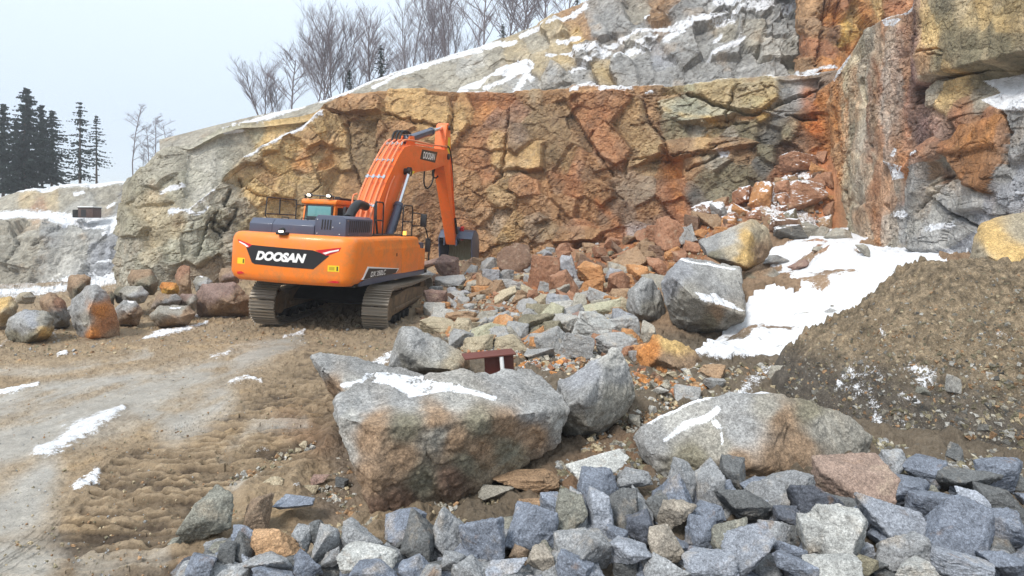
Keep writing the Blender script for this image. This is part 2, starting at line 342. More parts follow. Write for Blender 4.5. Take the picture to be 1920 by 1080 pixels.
A_seeds = [(640,195,'RU'),(690,190,'BR'),(765,185,'OC'),(740,215,'OC'),(830,185,'BR'),(835,215,'OC'),(870,205,'OC'),(900,185,'RU'),(930,230,'PU'),(950,190,'RU'),(915,215,'OR'),(905,260,'RU'),(990,185,'BR'),
 (1004,187,'BE'),(975,215,'PU'),(980,260,'DG'),(1040,185,'BR'),(1000,240,'OL'),(1000,285,'OC'),(1040,290,'OL'),(1060,310,'YG'),(1105,187,'BR'),(1135,217,'RU'),(1170,200,'BR'),(1172,245,'YG'),(1199,265,'YG'),(1150,280,'RU'),(1120,255,'RU'),(1210,290,'YG'),(1217,180,'BR'),
 (1215,215,'BR'),(1250,190,'YG'),(1265,210,'GG'),(1311,215,'GG'),(1290,200,(172,172,134)),(1420,190,(180,172,120)),(1330,185,'YG'),(1367,170,'YG'),(1423,180,'YG'),(1349,240,'YG'),(1440,205,'OY'),(1480,165,'GY'),(1517,200,'DG'),(1461,225,'DG'),(1520,165,'DG'),(1255,240,'OL'),(1229,245,'DR'),(1300,250,'SL'),(1367,262,'SL'),(1280,255,'OL'),
 (1274,280,'BR'),(1320,275,'OC'),(1400,250,'OL'),(1450,255,'DG'),(1490,255,'OL'),(900,300,'RU'),(880,350,'BR'),(935,300,'OC'),(925,270,'OC'),(915,330,'RU'),(1010,350,'BR'),(1000,370,'BR'),(1080,320,'RU'),(1110,330,'BR'),(1075,350,'RU'),(950,345,'YG'),(940,365,'YG'),(930,420,'SL'),(960,440,'OC'),(905,400,'BR'),(890,380,'BR'),
 (1060,385,'BR'),(1050,340,'DR'),(1120,360,'BR'),(1180,345,'SL'),(1200,360,'SL'),(1215,395,'BR'),(1180,395,'DG'),(1140,400,'DG'),(1150,420,'DR'),(1240,420,'DR'),(1100,395,'BR'),(1040,405,'BR'),(1090,430,'RU'),(1020,430,'SL'),(1050,450,'BR'),(1110,455,'BR'),(1160,440,'RU'),(985,470,'BR'),(1260,310,'OR'),(1265,360,'RU'),(1275,390,'RU'),(1195,430,'GB'),
 (1300,310,'BR'),(1340,300,'SL'),(1330,340,'OL'),(1300,370,'DG'),(1360,330,'OL'),(1360,275,'BR'),(1400,290,'BR'),(1430,310,'DG'),(1400,330,'OL'),(1440,290,'OL'),(1350,365,'OL'),(1480,290,'DR'),(1500,260,'DR'),(1525,230,'OR'),(1535,190,'OR'),(1550,300,'OR'),(1540,350,'RU'),(1520,320,'BR'),(1470,340,'RU'),
 (660,240,'BR'),(690,225,'OC'),(655,215,'BR'),(690,260,'OL'),(680,290,'OL'),(720,255,'BR'),(760,262,'BR'),(750,235,'BR'),(800,225,'OC'),(640,255,'OC'),(625,230,'YG'),(600,240,'OC'),(575,255,'BR'),(590,290,'YG'),(560,300,'OR'),(615,330,'YG'),(610,300,'OR'),(640,300,'YG'),(650,345,'BR'),(580,350,'YG'),(540,340,'OC'),(500,330,'BR'),(520,310,'OC'),(545,280,'OC'),(480,360,'OC'),(450,330,'OC'),
 (435,365,'SL'),(470,430,'OL'),(430,430,'DG'),(450,395,'SL'),(410,420,'OL'),(520,400,'OC'),(600,420,'OC'),(560,470,'SL'),(620,470,'OC'),(700,370,'OC'),(760,390,'BR'),(780,340,'BR'),(800,380,'DR'),(780,440,'BR'),(740,340,'OC'),(870,430,'RU'),(830,450,'DR'),(730,420,'DR'),(760,460,'BR'),(880,455,'OR'),(905,450,'BR'),
 (255,345,'OL'),(290,345,'GG'),(275,365,'YG'),(300,315,'SL'),(320,290,'SL'),(250,420,'OL'),(240,470,'SL'),(275,400,'YG'),(285,440,'YG'),(330,470,'GG'),(300,480,'BE'),(330,420,'YG'),(380,470,'GG'),(360,430,'GG'),(350,400,'SL'),(350,330,'GG'),(375,290,'HG'),(410,260,'GG'),(450,245,'GG'),(480,235,'GG'),(520,225,'OC'),(560,215,'OC'),(400,310,'HG'),(370,360,'HG'),(430,310,'GG'),(455,280,'GG'),(500,255,'OC'),
 (400,500,'BR'),(345,515,'BR'),(280,510,'GG'),(440,470,'SL'),(450,500,'PU'),(250,510,'SL'),(320,500,'SL')]
A_polys = [([(1012,200),(1060,185),(1075,212),(1115,262),(1106,285),(1085,272),(1030,250),(1005,225)], 'OL', -.25, -.3, .15),
 ([(1062,215),(1090,232),(1118,268),(1110,288),(1096,282)], (70,68,58), -.35, -.5, .2),
 ([(1065,190),(1085,180),(1150,170),(1190,185),(1160,235),(1190,290),(1165,320),(1120,290),(1075,215)], 'RU', .25, .2, -.1),
 ([(1190,185),(1205,190),(1215,225),(1245,268),(1240,290),(1190,310),(1165,320),(1185,280),(1150,235)], 'YG', .22, .3, -.1),
 ([(1205,180),(1300,172),(1300,186),(1232,188),(1225,215),(1248,262),(1215,225)], 'BR', .12, .1, .1),
 ([(1232,188),(1290,178),(1345,200),(1395,216),(1340,228),(1280,232),(1240,212)], 'GG', .30, .1, .25),
 ([(1290,178),(1310,165),(1400,158),(1470,152),(1460,190),(1430,212),(1400,214),(1350,198)], 'YG', .38, .1, .1),
 ([(1460,155),(1535,146),(1530,185),(1475,225),(1430,215),(1460,190)], 'GY', .05, -.3, .2),
 ([(1240,265),(1310,258),(1400,260),(1430,270),(1370,280),(1290,296),(1258,300)], 'BR', .35, 0, .5),
 ([(650,225),(712,222),(705,262),(690,310),(680,345),(655,290)], 'OL', -.15, -.2, .05),
 ([(720,212),(738,172),(770,175),(840,182),(848,212),(840,245),(790,232),(760,228),(735,226)], 'OC', .25, .1, .15),
 ([(605,195),(650,178),(700,175),(720,190),(715,212),(650,215),(615,205)], 'BR', .35, .15, .2),
 ([(848,215),(868,210),(880,232),(868,250),(845,245)], 'OC', .15, .3, .1),
 ([(955,335),(975,322),(1010,336),(1015,365),(975,372),(953,355)], 'RU', .25, -.2, .3),
 ([(1030,440),(1060,428),(1100,425),(1135,432),(1118,452),(1040,455)], 'BR', .45, 0, .6),
 ([(262,322),(332,282),(336,312),(300,342),(290,352),(262,345)], 'SL', .15, -.1, .1),
 ([(336,276),(400,240),(455,225),(480,262),(400,352),(352,372),(334,342)], 'HG', -.35, -.08, .1),
 ([(1016,455),(1045,462),(1010,488),(985,470)], 'BR', .1, .3, 0), ([(1005,420),(1030,410),(1050,425),(1040,450),(1015,448)], 'OL', .05, 0, .3)]
A_cracks = [([(1288,178),(1320,186),(1345,200),(1375,212),(1420,218),(1450,206),(1500,178),(1540,158)], 2.6, .55), ([(1385,158),(1376,182),(1368,208),(1360,225)], 1.8, .4), ([(1475,218),(1530,220)], 2, .4),
 ([(1320,245),(1345,235),(1400,232)], 1.5, .3), ([(722,214),(770,228),(842,242)], 1.8, .35), ([(432,352),(420,380),(445,392),(425,430)], 3, .4), ([(372,480),(376,440),(396,410),(425,430)], 2.5, .35), ([(408,395),(400,425),(420,445)], 2, .3),
 ([(652,225),(655,290),(675,345)], 2, .25), ([(1205,190),(1215,225),(1246,268),(1254,290)], 2, .3), ([(955,205),(950,260),(940,320),(925,340)], 2.5, .3), ([(1240,298),(1320,288),(1345,275)], 1.8, .3), ([(1187,302),(1232,296)], 1.5, .25),
 ([(1285,318),(1330,305),(1345,292)], 1.8, .3), ([(560,420),(575,370),(600,350)], 1.6, .2), ([(1114,245),(1105,262),(1130,300),(1150,328)], 2, .3), ([(848,210),(846,252)], 1.5, .25), ([(450,330),(470,362),(500,372)], 2, .25)]
A_snow = [([(318,396),(345,388),(372,372),(400,350)], 8), ([(458,290),(500,270),(530,252),(562,238),(600,212)], 7), ([(296,358),(330,342)], 5), ([(412,228),(440,225),(465,228)], 4), ([(480,222),(510,220)], 3), ([(345,392),(365,400),(388,386)], 5),
 ([(1085,163),(1140,158),(1170,158),(1300,152),(1535,137)], 3.5), ([(1070,170),(1085,168)], 4), ([(1130,166),(1180,162)], 6), ([(840,165),(905,170),(1000,165),(1080,160)], 3), ([(1350,288),(1362,290)], 7), ([(1500,130),(1560,130)], 8), ([(1212,172),(1222,170)], 4)]
def ridge_z(px, D):
    xs = [c[0] for c in BT]; t = np.interp(px, xs, [c[1] for c in BT]); z = CAMZ-(np.interp(px, xs, [c[2] for c in BT])-HZ)/F*t; return z+.05+1.45*max(D-t-.6, 0)/25
BT = [(300,46,262),(400,45,236),(480,44,216),(560,44,202),(600,44,189),(650,43.5,171),(700,43,149),(760,43,128),(830,42.5,106),(900,42,86),(960,41.5,64),(1000,41,48),(1050,40,24),(1100,39.5,2)]
def A_flow(px, py, G, d):
    # ledge running down to the left under the smooth grey outcrop
    line = np.interp(px, [300, 345, 400, 458, 500, 562, 600], [400, 388, 350, 290, 268, 236, 205])
    up = sstep(6, -6, py-line)*sstep(310, 345, px)*sstep(610, 590, px)
    d = d*(1-.45*up) - .55*up
    # broken rock at the foot, rusty gully at the corner
    g = np.exp(-((px-1262-(py-330)*.12)/14)**2)*sstep(275, 300, py); d = d-.35*g
    return d
A_streaks = [([(1255,290),(1265,330),(1275,385),(1282,400)], 14, 'OR', .9), ([(1515,170),(1530,250),(1545,330),(1540,420)], 16, (200,104,40), .85), ([(560,290),(620,270),(612,330)], 14, 'OR', .5), ([(1100,170),(1200,165)], 8, 'OR', .5), ([(1400,150),(1540,140)], 6, 'BR', .7),
 ([(1115,375),(1170,430)], 7, (200,110,50), .8), ([(1040,320),(1090,350)], 12, (170,84,40), .7), ([(1350,230),(1440,216)], 5, 'OR', .7), ([(870,180),(940,200),(960,190)], 16, (170,92,46), .6), ([(900,230),(930,260)], 20, 'PU', .5), ([(1245,205),(1290,222),(1370,232)], 5, 'OY', .7)]
cliff('rock_face', Acols, 920, [150, 170, 6, 26], A_seeds, A_polys, A_cracks, A_snow, lvl=(1.3, .5, .16), amp=(.38, .5, .75), tint=lambda px, py: [((184, 128, 74), .34*sstep(560, 700, px)*sstep(1260, 1180, px)), ((200, 158, 92), .25*sstep(400, 480, px)*sstep(680, 620, px)), ((178, 172, 150), .42*sstep(480, 400, px))], seed=3, seedstep=.62, warp=11, calm=lambda px, py: 1-.8*np.clip((np.interp(px, [300, 345, 400, 458, 500, 562, 600], [440, 400, 350, 290, 268, 236, 205])-py)/30+.5, 0, 1)*sstep(600, 540, px)-.0*px, flow=A_flow, steps=A_streaks,
      label='orange and ochre fractured quarry face behind the excavator with a grey outcrop at its left')

# ---------------------------------------------------------------- grey upper bench and ridge above it
Bcols = []
for (px, Db, Dt, yb, yt) in [(300, 42, 46, 300, 262), (400, 40, 45, 290, 236), (480, 39, 44, 280, 216), (560, 38, 44, 270, 202), (600, 37, 44, 262, 189), (650, 37, 43.5, 255, 171), (700, 36.5, 43, 250, 149), (760, 36, 43, 250, 128), (830, 36, 42.5, 245, 106), (900, 36, 42, 240, 86),
        (960, 35.5, 41.5, 240, 64), (1000, 35, 41, 235, 48), (1050, 34.5, 40, 235, 24), (1100, 34, 39.5, 230, 2), (1160, 33, 39, 230, -40), (1250, 32, 38, 225, -90), (1400, 31, 37, 220, -130), (1550, 30, 36, 215, -160), (1750, 29, 35, 210, -190)]:
    b = at(px, yb, Db); t = at(px, yt, Dt); m = at(px, yb*.42+yt*.58, Db*.45+Dt*.55)
    Bcols.append([b, m, t, back(t, .6, .05), back(t, 25, 1.5)])
B_seeds = [(640,190,'SL'),(700,165,'SL'),(760,150,'SL'),(820,135,'SL'),(880,115,'HG'),(930,100,'SL'),(960,90,'BE'),(1000,75,'SL'),(1040,60,'BE'),(1070,40,'BR'),(1050,90,'BE'),(1085,70,'OC'),(1100,60,'BR'),(900,150,'SL'),(980,150,'GY'),(1040,140,'GY'),(1015,125,'BE'),(1060,115,'YG'),
 (1120,50,'GY'),(1150,30,'GY'),(1175,45,'GY'),(1200,25,'SL'),(1205,50,'GY'),(1235,30,'BR'),(1238,45,'BR'),(1265,35,'GY'),(1250,5,'BR'),(1300,20,'GY'),(1100,100,'GY'),(1150,90,'GY'),(1180,80,'HG'),(1130,130,'YG'),(1090,140,'GY'),(1170,130,'GY'),(1210,120,'GY'),(1240,110,'GB'),(1265,90,'GY'),
 (1250,140,'GY'),(1290,100,'GY'),(1310,130,'GY'),(1330,80,'GY'),(1360,60,'SL'),(1370,110,'GY'),(1350,140,'GY'),(1400,60,'GY'),(1415,75,'SL'),(1400,120,'GY'),(1440,95,'HG'),(1460,60,'GY'),(1480,50,'GY'),(1490,90,'SL'),(1450,130,'GY'),(1490,120,'SL'),(1495,20,'GY'),(1420,10,'GY'),(1330,0,'GY')]
B_polys = [([(1390,45),(1432,42),(1440,62),(1425,95),(1400,98),(1390,75)], 'SL', .4, .2, .1), ([(1435,58),(1475,25),(1502,20),(1502,72),(1430,72)], 'GY', .2, .1, .2), ([(1425,74),(1500,73),(1498,112),(1425,115)], 'HG', .35, 0, .1), ([(1220,32),(1248,30),(1250,48),(1222,50)], 'BR', .4, 0, 0),
 ([(1335,80),(1390,72),(1385,110),(1330,112)], 'GY', .25, .1, .4)]
B_snow = [([(440,236),(560,200),(600,188),(660,168),(700,150),(760,128),(830,104),(900,88),(965,76)], 4.5), ([(700,165),(760,134),(830,112),(905,92),(965,78)], 4), ([(975,68),(1020,46)], 4), ([(1075,34),(1100,12)], 6), ([(1030,50),(1070,36)], 4),
 [(838,172),(900,150),(930,130),(955,118),(985,108),(1003,122),(1000,132),(960,138),(920,140),(900,165),(870,172)], ([(910,165),(960,140)], 5), ([(965,170),(985,140),(995,145)], 7), ([(1025,105),(1060,102),(1075,95)], 4), ([(1045,78),(1085,72)], 5),
 ([(1070,100),(1140,85),(1200,62),(1230,58),(1290,45)], 7), ([(1290,48),(1330,38),(1400,20),(1440,12),(1500,0)], 10), ([(1250,72),(1290,52)], 9), ([(1345,10),(1400,2)], 12), ([(1420,30),(1500,5)], 9), ([(1330,108),(1390,76)], 7), ([(1150,112),(1190,95),(1215,85)], 6), ([(1100,95),(1130,90)], 8),
 ([(1165,98),(1230,70)], 5), ([(1070,130),(1140,95)], 5), ([(1340,70),(1350,62)], 5), ([(1090,152),(1110,150)], 4), ([(1210,28),(1245,27)], 4)]
B_cr = [([(1400,18),(1395,55)], 1.5, .2)]
cliff('hillside', Bcols, 640, [110, 110, 5, 18], B_seeds, B_polys, B_cr, B_snow, lvl=(1.6, .7, .25), amp=(.7, .9, .7), seed=11, seedstep=.8, warp=12, sm=4,
      flow=lambda px, py, G, d: d*np.clip(sstep(960, 1080, px)+.22, 0, 1), label='grey rocky hillside with snow streaks above the orange quarry face')

# ---------------------------------------------------------------- upper orange face behind the right wall
Hcols = []
for (px, D) in [(1520, 33), (1506, 30), (1502, 28), (1520, 27), (1600, 26.6), (1700, 26), (1850, 25)]:
    b = at(px, 175, D); t = at(px, -150, D+1.2); Hcols.append([b, (b+t)/2, t, back(t, .6), back(t, 6)])
H_seeds = [(1515,30,'BR'),(1515,90,'RU'),(1530,60,'BR'),(1550,40,'OR'),(1550,100,'RU'),(1570,20,'RU'),(1580,70,'OY'),(1600,30,'OC'),(1620,20,'OR'),(1640,10,'OC'),(1600,90,'OR'),(1575,120,'OR'),(1540,128,'OR'),(1670,10,'RU'),(1515,125,'BR'),(1560,70,'DR'),(1590,50,'OY')]
cliff('upper_rock_face', Hcols, 150, [70, 40, 4, 10], H_seeds, lvl=(1.2, .5, .16), seed=21, seedstep=.6, warp=14, aniso=(1, 1, .4), streak=.5, snows=[([(1500,138),(1560,132)], 5)],
      cracks=[([(1545,0),(1542,60),(1530,125)], 2.5, .4), ([(1565,0),(1568,50)], 2, .3)], label='upright orange rock face above the bench beside the snowy grey blocks')

lambda_ay = .45
# ---------------------------------------------------------------- right wall coming towards the camera
Rcols = []
for (px, D, yb, yt) in [(1600, 27, 420, 175), (1572, 23.5, 430, 160), (1556, 21.4, 440, 158), (1562, 20.4, 450, 150), (1580, 19.4, 455, 122), (1600, 18.4, 460, 90), (1620, 17.4, 468, 56), (1650, 16.2, 480, 38), (1690, 15.0, 490, 27), (1730, 14.0, 505, 2),
        (1770, 13.1, 515, -45), (1820, 12.3, 530, -90), (1880, 11.6, 545, -150), (1950, 10.8, 560, -200), (2050, 9.9, 580, -260), (2200, 8.8, 610, -330), (2500, 7.6, 650, -430)]:
    b = at(px, yb, D); h = (yb-yt)/F*D; t = at(px, yt, D+.12*h); m = (b+t)/2; q = back(t, .5, .1, .4)
    Rcols.append([b, m, t, q, back(t, 6, .2, 5)])
R_seeds = [(1640, 480, 'OR'), (1745, 270, 'PU'), (1760, 240, 'PU'), (1770, 180, 'OC'), (1760, 165, 'SL'), (1790, 270, 'PU'), (1775, 300, 'SL'), (1750, 300, 'BR'), (1800, 230, 'RU'), (1830, 260, 'OR'), (1850, 230, 'RU'), (1870, 250, 'OR'), (1840, 300, 'BR'), (1810, 310, 'BR'), (1870, 300, 'DR'), (1830, 340, 'DR'), (1850, 350, 'BR'), (1800, 340, 'BR'), (1770, 340, 'DR'), (1760, 360, 'SL'), (1680, 470, 'SL'), (1740, 460, 'GB'), (1760, 400, 'GY'), (1750, 430, 'GB'), (1790, 380, 'GB'), (1810, 410, 'GY'), (1780, 440, 'GB'), (1850, 380, 'GB'), (1890, 370, 'GB'), (1890, 320, 'GY'), (1905, 270, 'GY'), (1900, 240, 'GY'), (1915, 350, 'GB'), (1830, 400, 'GB'), (1880, 410, 'GY'), (1780, 480, 'GB'), (1810, 470, 'GB'), (1770, 60, 'OC'), (1790, 30, 'OL'), (1800, 90, 'OL'), (1840, 40, 'YG'), (1860, 20, 'OC'), (1900, 50, 'OC'), (1900, 20, 'YG'), (1840, 80, 'OL'), (1880, 90, 'OL'), (1760, 110, 'BR'), (1780, 130, 'OL'), (1840, 110, 'OL'), (1820, 130, 'OL'), (1900, 80, 'OL'), (1790, 145, 'OC'), (1860, 140, 'BE'), (1830, 175, 'SL'), (1900, 180, 'GY'), (2000, 50, 'OL'), (2000, 250, 'GY'), (2100, 400, 'GY'), (2100, 100, 'OC'), (1567.0, 45, 'OR'), (1566.5, 140, 'OR'), (1566.0, 235, 'OR'), (1556.5, 330, 'OR'), (1556.0, 425, 'OR'), (1585.0, 62, (204, 156, 108)), (1575.5, 157, (204, 156, 108)), (1575.0, 252, (204, 156, 108)), (1565.5, 317, (204, 156, 108)), (1565.0, 412, (204, 156, 108)), (1597.0, 49, (192, 178, 142)), (1587.5, 144, (192, 178, 142)), (1587.0, 239, (192, 178, 142)), (1586.5, 334, (192, 178, 142)), (1577.0, 429, (192, 178, 142)), (1611.0, 66, (178, 168, 140)), (1610.5, 161, (178, 168, 140)), (1601.0, 226, (178, 168, 140)), (1600.5, 321, (178, 168, 140)), (1591.0, 416, (178, 168, 140)), (1625.0, 53, (172, 162, 142)), (1624.5, 148, (172, 162, 142)), (1615.0, 243, (172, 162, 142)), (1614.5, 338, (172, 162, 142)), (1614.0, 433, (172, 162, 142)), (1648.0, 70, (190, 164, 134)), (1638.5, 135, (190, 164, 134)), (1638.0, 230, (190, 164, 134)), (1628.5, 325, (190, 164, 134)), (1628.0, 420, (190, 164, 134)), (1658.0, 57, (192, 128, 84)), (1648.5, 152, (192, 128, 84)), (1648.0, 247, (192, 128, 84)), (1638.5, 342, (192, 128, 84)), (1638.0, 407, (192, 128, 84)), (1670.0, 74, (198, 178, 158)), (1669.5, 139, (198, 178, 158)), (1660.0, 234, (198, 178, 158)), (1686.0, 61, (192, 170, 152)), (1685.5, 156, (192, 170, 152)), (1676.0, 251, (192, 170, 152)), (1698.0, 48, (198, 142, 100)), (1697.5, 143, (198, 142, 100)), (1697.0, 238, (198, 142, 100)), (1721.0, 65, 'PU'), (1711.5, 160, 'PU'), (1711.0, 225, 'PU'), (1737.0, 52, (150, 112, 104)), (1727.5, 147, (150, 112, 104)), (1727.0, 242, (150, 112, 104)), (1665, 370, (200, 150, 110)), (1690, 360, 'SL'), (1700, 330, 'OR'), (1690, 400, 'GY'), (1672, 430, (196, 180, 160)), (1700, 440, 'GY'), (1728, 380, 'GY'), (1735, 420, 'HG'), (1715, 350, 'HG')]
R_polys = [([(1700,345),(1720,300),(1755,292),(1745,330),(1725,385),(1710,420)], 'GY', .3, .1, .1), ([(1755,350),(1800,335),(1850,365),(1848,395),(1790,400),(1760,375)], 'HG', .15, .1, .15), ([(1700,425),(1730,365),(1760,380),(1800,420),(1830,430),(1760,475),(1705,470)], 'HG', .12, -.1, .15),
 ([(1775,265),(1800,235),(1885,215),(1895,245),(1885,310),(1860,365),(1820,350),(1780,300)], 'OR', .22, .1, .2), ([(1785,290),(1880,275),(1888,300),(1862,362),(1818,350)], (128,82,46), .20, .1, .3), ([(1688,325),(1715,288),(1765,255),(1790,280),(1770,300),(1720,312)], 'RU', .28, .1, .2)]
R_cracks = [([(1722,172),(1750,148),(1800,138),(1860,122),(1930,104)], 4, .5), ([(1712,205),(1722,172)], 2.5, .4), ([(1760,100),(1790,108)], 2, .2), ([(1745,98),(1775,92),(1790,98)], 2, .25), ([(1620,110),(1614,160),(1622,200)], 2, .3), ([(1630,270),(1632,320)], 2, .25), ([(1750,350),(1765,335),(1775,330)], 2, .3),
 ([(1725,400),(1750,370),(1780,340)], 2.5, .35), ([(1760,375),(1800,410),(1830,428)], 2.5, .35), ([(1885,215),(1896,250),(1890,310)], 3, .35), ([(1565,200),(1572,300),(1562,400)], 2.5, .3), ([(1585,360),(1590,420)], 2, .2), ([(1660,385),(1670,430)], 2, .25)]
R_snow = [([(1566,150),(1590,108),(1600,62),(1612,52)], 4), ([(1600,60),(1640,38),(1700,24),(1730,8)], 3.5), [(1652,38),(1692,34),(1680,50),(1660,50)], [(1662,300),(1696,315),(1692,335),(1672,338)], ([(1722,290),(1738,284)], 4), ([(1678,402),(1700,400)], 9), ([(1755,430),(1785,424)], 7),
 [(1815,150),(1870,128),(1960,100),(1960,212),(1890,208),(1850,200),(1822,185),(1850,172),(1835,160)], ([(1800,490),(1808,470)], 5), ([(1678,292),(1682,280)], 3)]
def R_flow(px, py, G, d):
    line = np.interp(px, [1700, 1722, 1750, 1800, 1860, 1930, 2300], [230, 172, 148, 138, 122, 104, 20])
    on = sstep(1700, 1745, px)
    up = sstep(3, -5, py-line)*on; d = d*(1-.5*up)+.28*up*sstep(-260, -40, py)      # overhanging block
    lg = sstep(0, 10, py-line)*sstep(100, 60, py-line)*sstep(1790, 1850, px); d = d-.7*lg*(1-np.clip((py-line)/100, 0, 1))
    col = sstep(1725, 1700, px)      # upright slab of the corner has shallow vertical ribs
    d = d + col*.05*fbm(G*np.array([1, 1, .25]), 1.6, 3, 5)
    return d
R_streaks = [([(1605,130),(1600,300),(1615,460)], 10, (206,150,100), .55), ([(1585,180),(1590,300),(1588,420)], 5, (200,130,76), .6), ([(1672,110),(1680,200),(1668,330)], 7, (204,160,130), .6), ([(1630,140),(1628,300)], 5, (188,110,66), .5), ([(1690,60),(1700,250),(1690,380)], 8, (196,120,80), .5), ([(1760,60),(1850,30),(1940,10)], 22, (196,166,104), .5),([(1570,160),(1575,300),(1568,430)], 9, 'OR', .8), ([(1640,100),(1640,200),(1648,300)], 6, 'BR', .5), ([(1660,200),(1690,290),(1640,400)], 8, 'OR', .6), ([(1700,20),(1690,120),(1720,180)], 14, 'PU', .6), ([(1645,470),(1640,500)], 8, (190,98,50), .8), ([(1655,130),(1658,260)], 7, 'HG', .7), ([(1640,110),(1650,170)], 5, 'RU', .7)]
cliff('rock_wall', Rcols, 620, [240, 240, 6, 12], R_seeds, R_polys, R_cracks, R_snow, lvl=(1.0, .42, .12), amp=(.5, .7, .8), seed=31, seedstep=.16, warp=8, dblur=8, calm=lambda px, py: 1-.85*sstep(1735, 1705, px), streak=.45, ay=lambda_ay, flow=R_flow, steps=R_streaks, sm=3,
      label='tall streaked rock wall at the right with an ochre overhang and grey blocks at its foot')

# ---------------------------------------------------------------- far grey wall at the left
Ecols = []
for px, yt in [(-400, 420), (-150, 395), (0, 368), (60, 352), (140, 345), (230, 338), (300, 332), (380, 330)]:
    k1 = at(px, 570, 41); k2 = at(px, 440+(px-100)*-.02, 43); k3 = at(px, 408+(px-100)*-.03, 47); k4 = at(px, yt+8, 49); k5 = at(px, yt, 50.5)
    Ecols.append([k1, k2, k3, k4, k5, back(k5, 45, .8)])
E_seeds = [(20,390,'SL'),(60,380,'BE'),(90,375,'BE'),(130,365,'SL'),(150,385,'HG'),(200,365,'SL'),(240,380,'GY'),(20,470,'SL'),(60,450,'SL'),(100,480,'HG'),(50,500,'SL'),(130,500,'HG'),(150,460,'HG'),(180,440,'GY'),(190,480,'GB'),(205,510,'GB'),(220,450,'GB'),(230,480,'GB'),(100,440,'GY'),(0,520,'SL'),(80,520,'HG'),(75,385,(176,140,110))]
E_snow = [([(-100,412),(0,408),(60,402),(110,405),(160,412),(200,415),(240,405)], 9), ([(100,415),(150,422),(205,425),(240,412)], 8), ([(-150,398),(0,366),(60,356),(120,350),(200,344),(250,340)], 4), ([(-300,560),(0,545),(100,538),(230,522)], 12), ([(200,388),(215,380)], 3), ([(140,362),(155,360)], 4), ([(185,493),(225,492)], 3.5), ([(195,440),(240,415)], 5)]
cliff('quarry_wall', Ecols, 300, [90, 30, 60, 8, 20], E_seeds, (), [([(60,460),(110,430),(130,420)], 2, .4), ([(20,420),(30,460),(10,500)], 2, .4)], E_snow, lvl=(3, 1.2, .4), amp=(.25, .3, .4), seed=41, seedstep=.4, warp=12, sm=3,
      steps=[([(165,520),(168,470)], 6, 'DG', .3), ([(190,500),(192,450)], 5, 'DG', .4), ([(215,470),(216,440)], 5, 'DG', .4), ([(75,375),(80,392)], 9, (180,130,96), .6)], label='far grey quarry wall in two snowy steps at the left')

# ---------------------------------------------------------------- ground
GC = []      # (px, py, D) anchors of the ground surface
for a in [(-300,620,13.4),(-300,900,5.3),(0,600,15),(200,600,15),(400,600,15),(0,1080,3.84),(300,1080,3.84),(300,800,6.8),(0,800,6.8),(450,700,9.3),(600,640,12.1),(620,615,13.75),(500,600,15),(700,625,13.0),(760,600,15),
          (100,556,21),(300,560,20),(100,545,27),(250,545,24),(-200,545,30),(-200,535,42),(100,533,42),(400,545,22),(560,545,22),(620,545,21),(700,540,21),(760,530,21),
          (800,560,17),(820,510,21),(900,490,23),(1000,480,25),(840,500,26),(700,500,27),(600,510,26),(1000,650,10),(900,620,12),(1000,600,12),(1000,550,15),(1000,510,19),(1100,470,24),(1200,460,23),(1250,450,22.5),(1100,520,17.5),(1150,560,14.5),
          (1200,640,10.2),(1320,650,10.6),(1200,700,8.4),(1000,720,8.0),(1100,800,6.4),(900,960,4.75),(600,900,5.3),(700,780,7.2),(600,700,9.3),(1400,720,8.0),(1400,680,9.0),(1300,760,7.2),(1500,780,7.0),
          (1450,620,10.5),(1500,520,13),(1600,465,15.2),(1700,490,12.6),(1780,480,11.6),(1850,500,10.4),(1950,520,9.4),(1550,450,18),(1450,400,19.5),(1500,330,21),(1380,400,20.5),(1300,440,21.5),(1550,290,21.5),(1400,470,17),(1430,520,14.5),(1330,540,15),(1250,520,17),(1420,350,21.5),(1330,380,22.5),
          (1640,600,10),(1750,650,8.5),(1900,650,8.0),(1900,800,6.0),(1600,850,5.8),(1300,920,5.0),(1500,900,5.1),(1700,880,5.2),(1900,880,5.2),(1100,960,4.6),(2100,880,5.4),(2300,700,7.5),(2200,560,9),
          (700,1080,3.86),(1000,1080,3.86),(1300,1080,3.84),(1600,1080,3.82),(1900,1080,3.82),(2200,1080,3.8),(1000,1000,4.4),(1500,1000,4.35),(1900,1000,4.3)]:
    GC.append(at(*a))
for x, y, z in [(-60, 10, 0), (-60, 60, -1.6), (0, 80, 0), (60, 60, 0), (60, 15, 1.5), (-20, -10, 0), (20, -10, .3), (0, -20, 0), (-15, 4, 0), (0, 1.2, .15), (-8, 1.5, 0), (6, 1.2, .0), (-3, 1.5, 0), (0, 300, 0), (300, 300, 0), (-300, 300, -1.6)]: GC.append(np.array([x, y, z], float))
GC = np.array(GC)
def ground_base(x, y):
    """inverse-distance blend of the anchors, in log-distance space so near and far anchors weigh alike"""
    r = np.maximum(y, .8); qx = np.stack([x/r*4, np.log(r)*5.0], -1)
    ar = np.maximum(GC[:, 1], .8); A = np.stack([GC[:, 0]/ar*4, np.log(ar)*5.0], -1)
    num = 0; den = 0
    for k in range(len(GC)):
        d2 = (qx[..., 0]-A[k, 0])**2+(qx[..., 1]-A[k, 1])**2; w = 1/(d2+.015)**1.9; num = num+w*GC[k, 2]; den = den+w
    return num/den
TRK = (-4.3, 15.95)
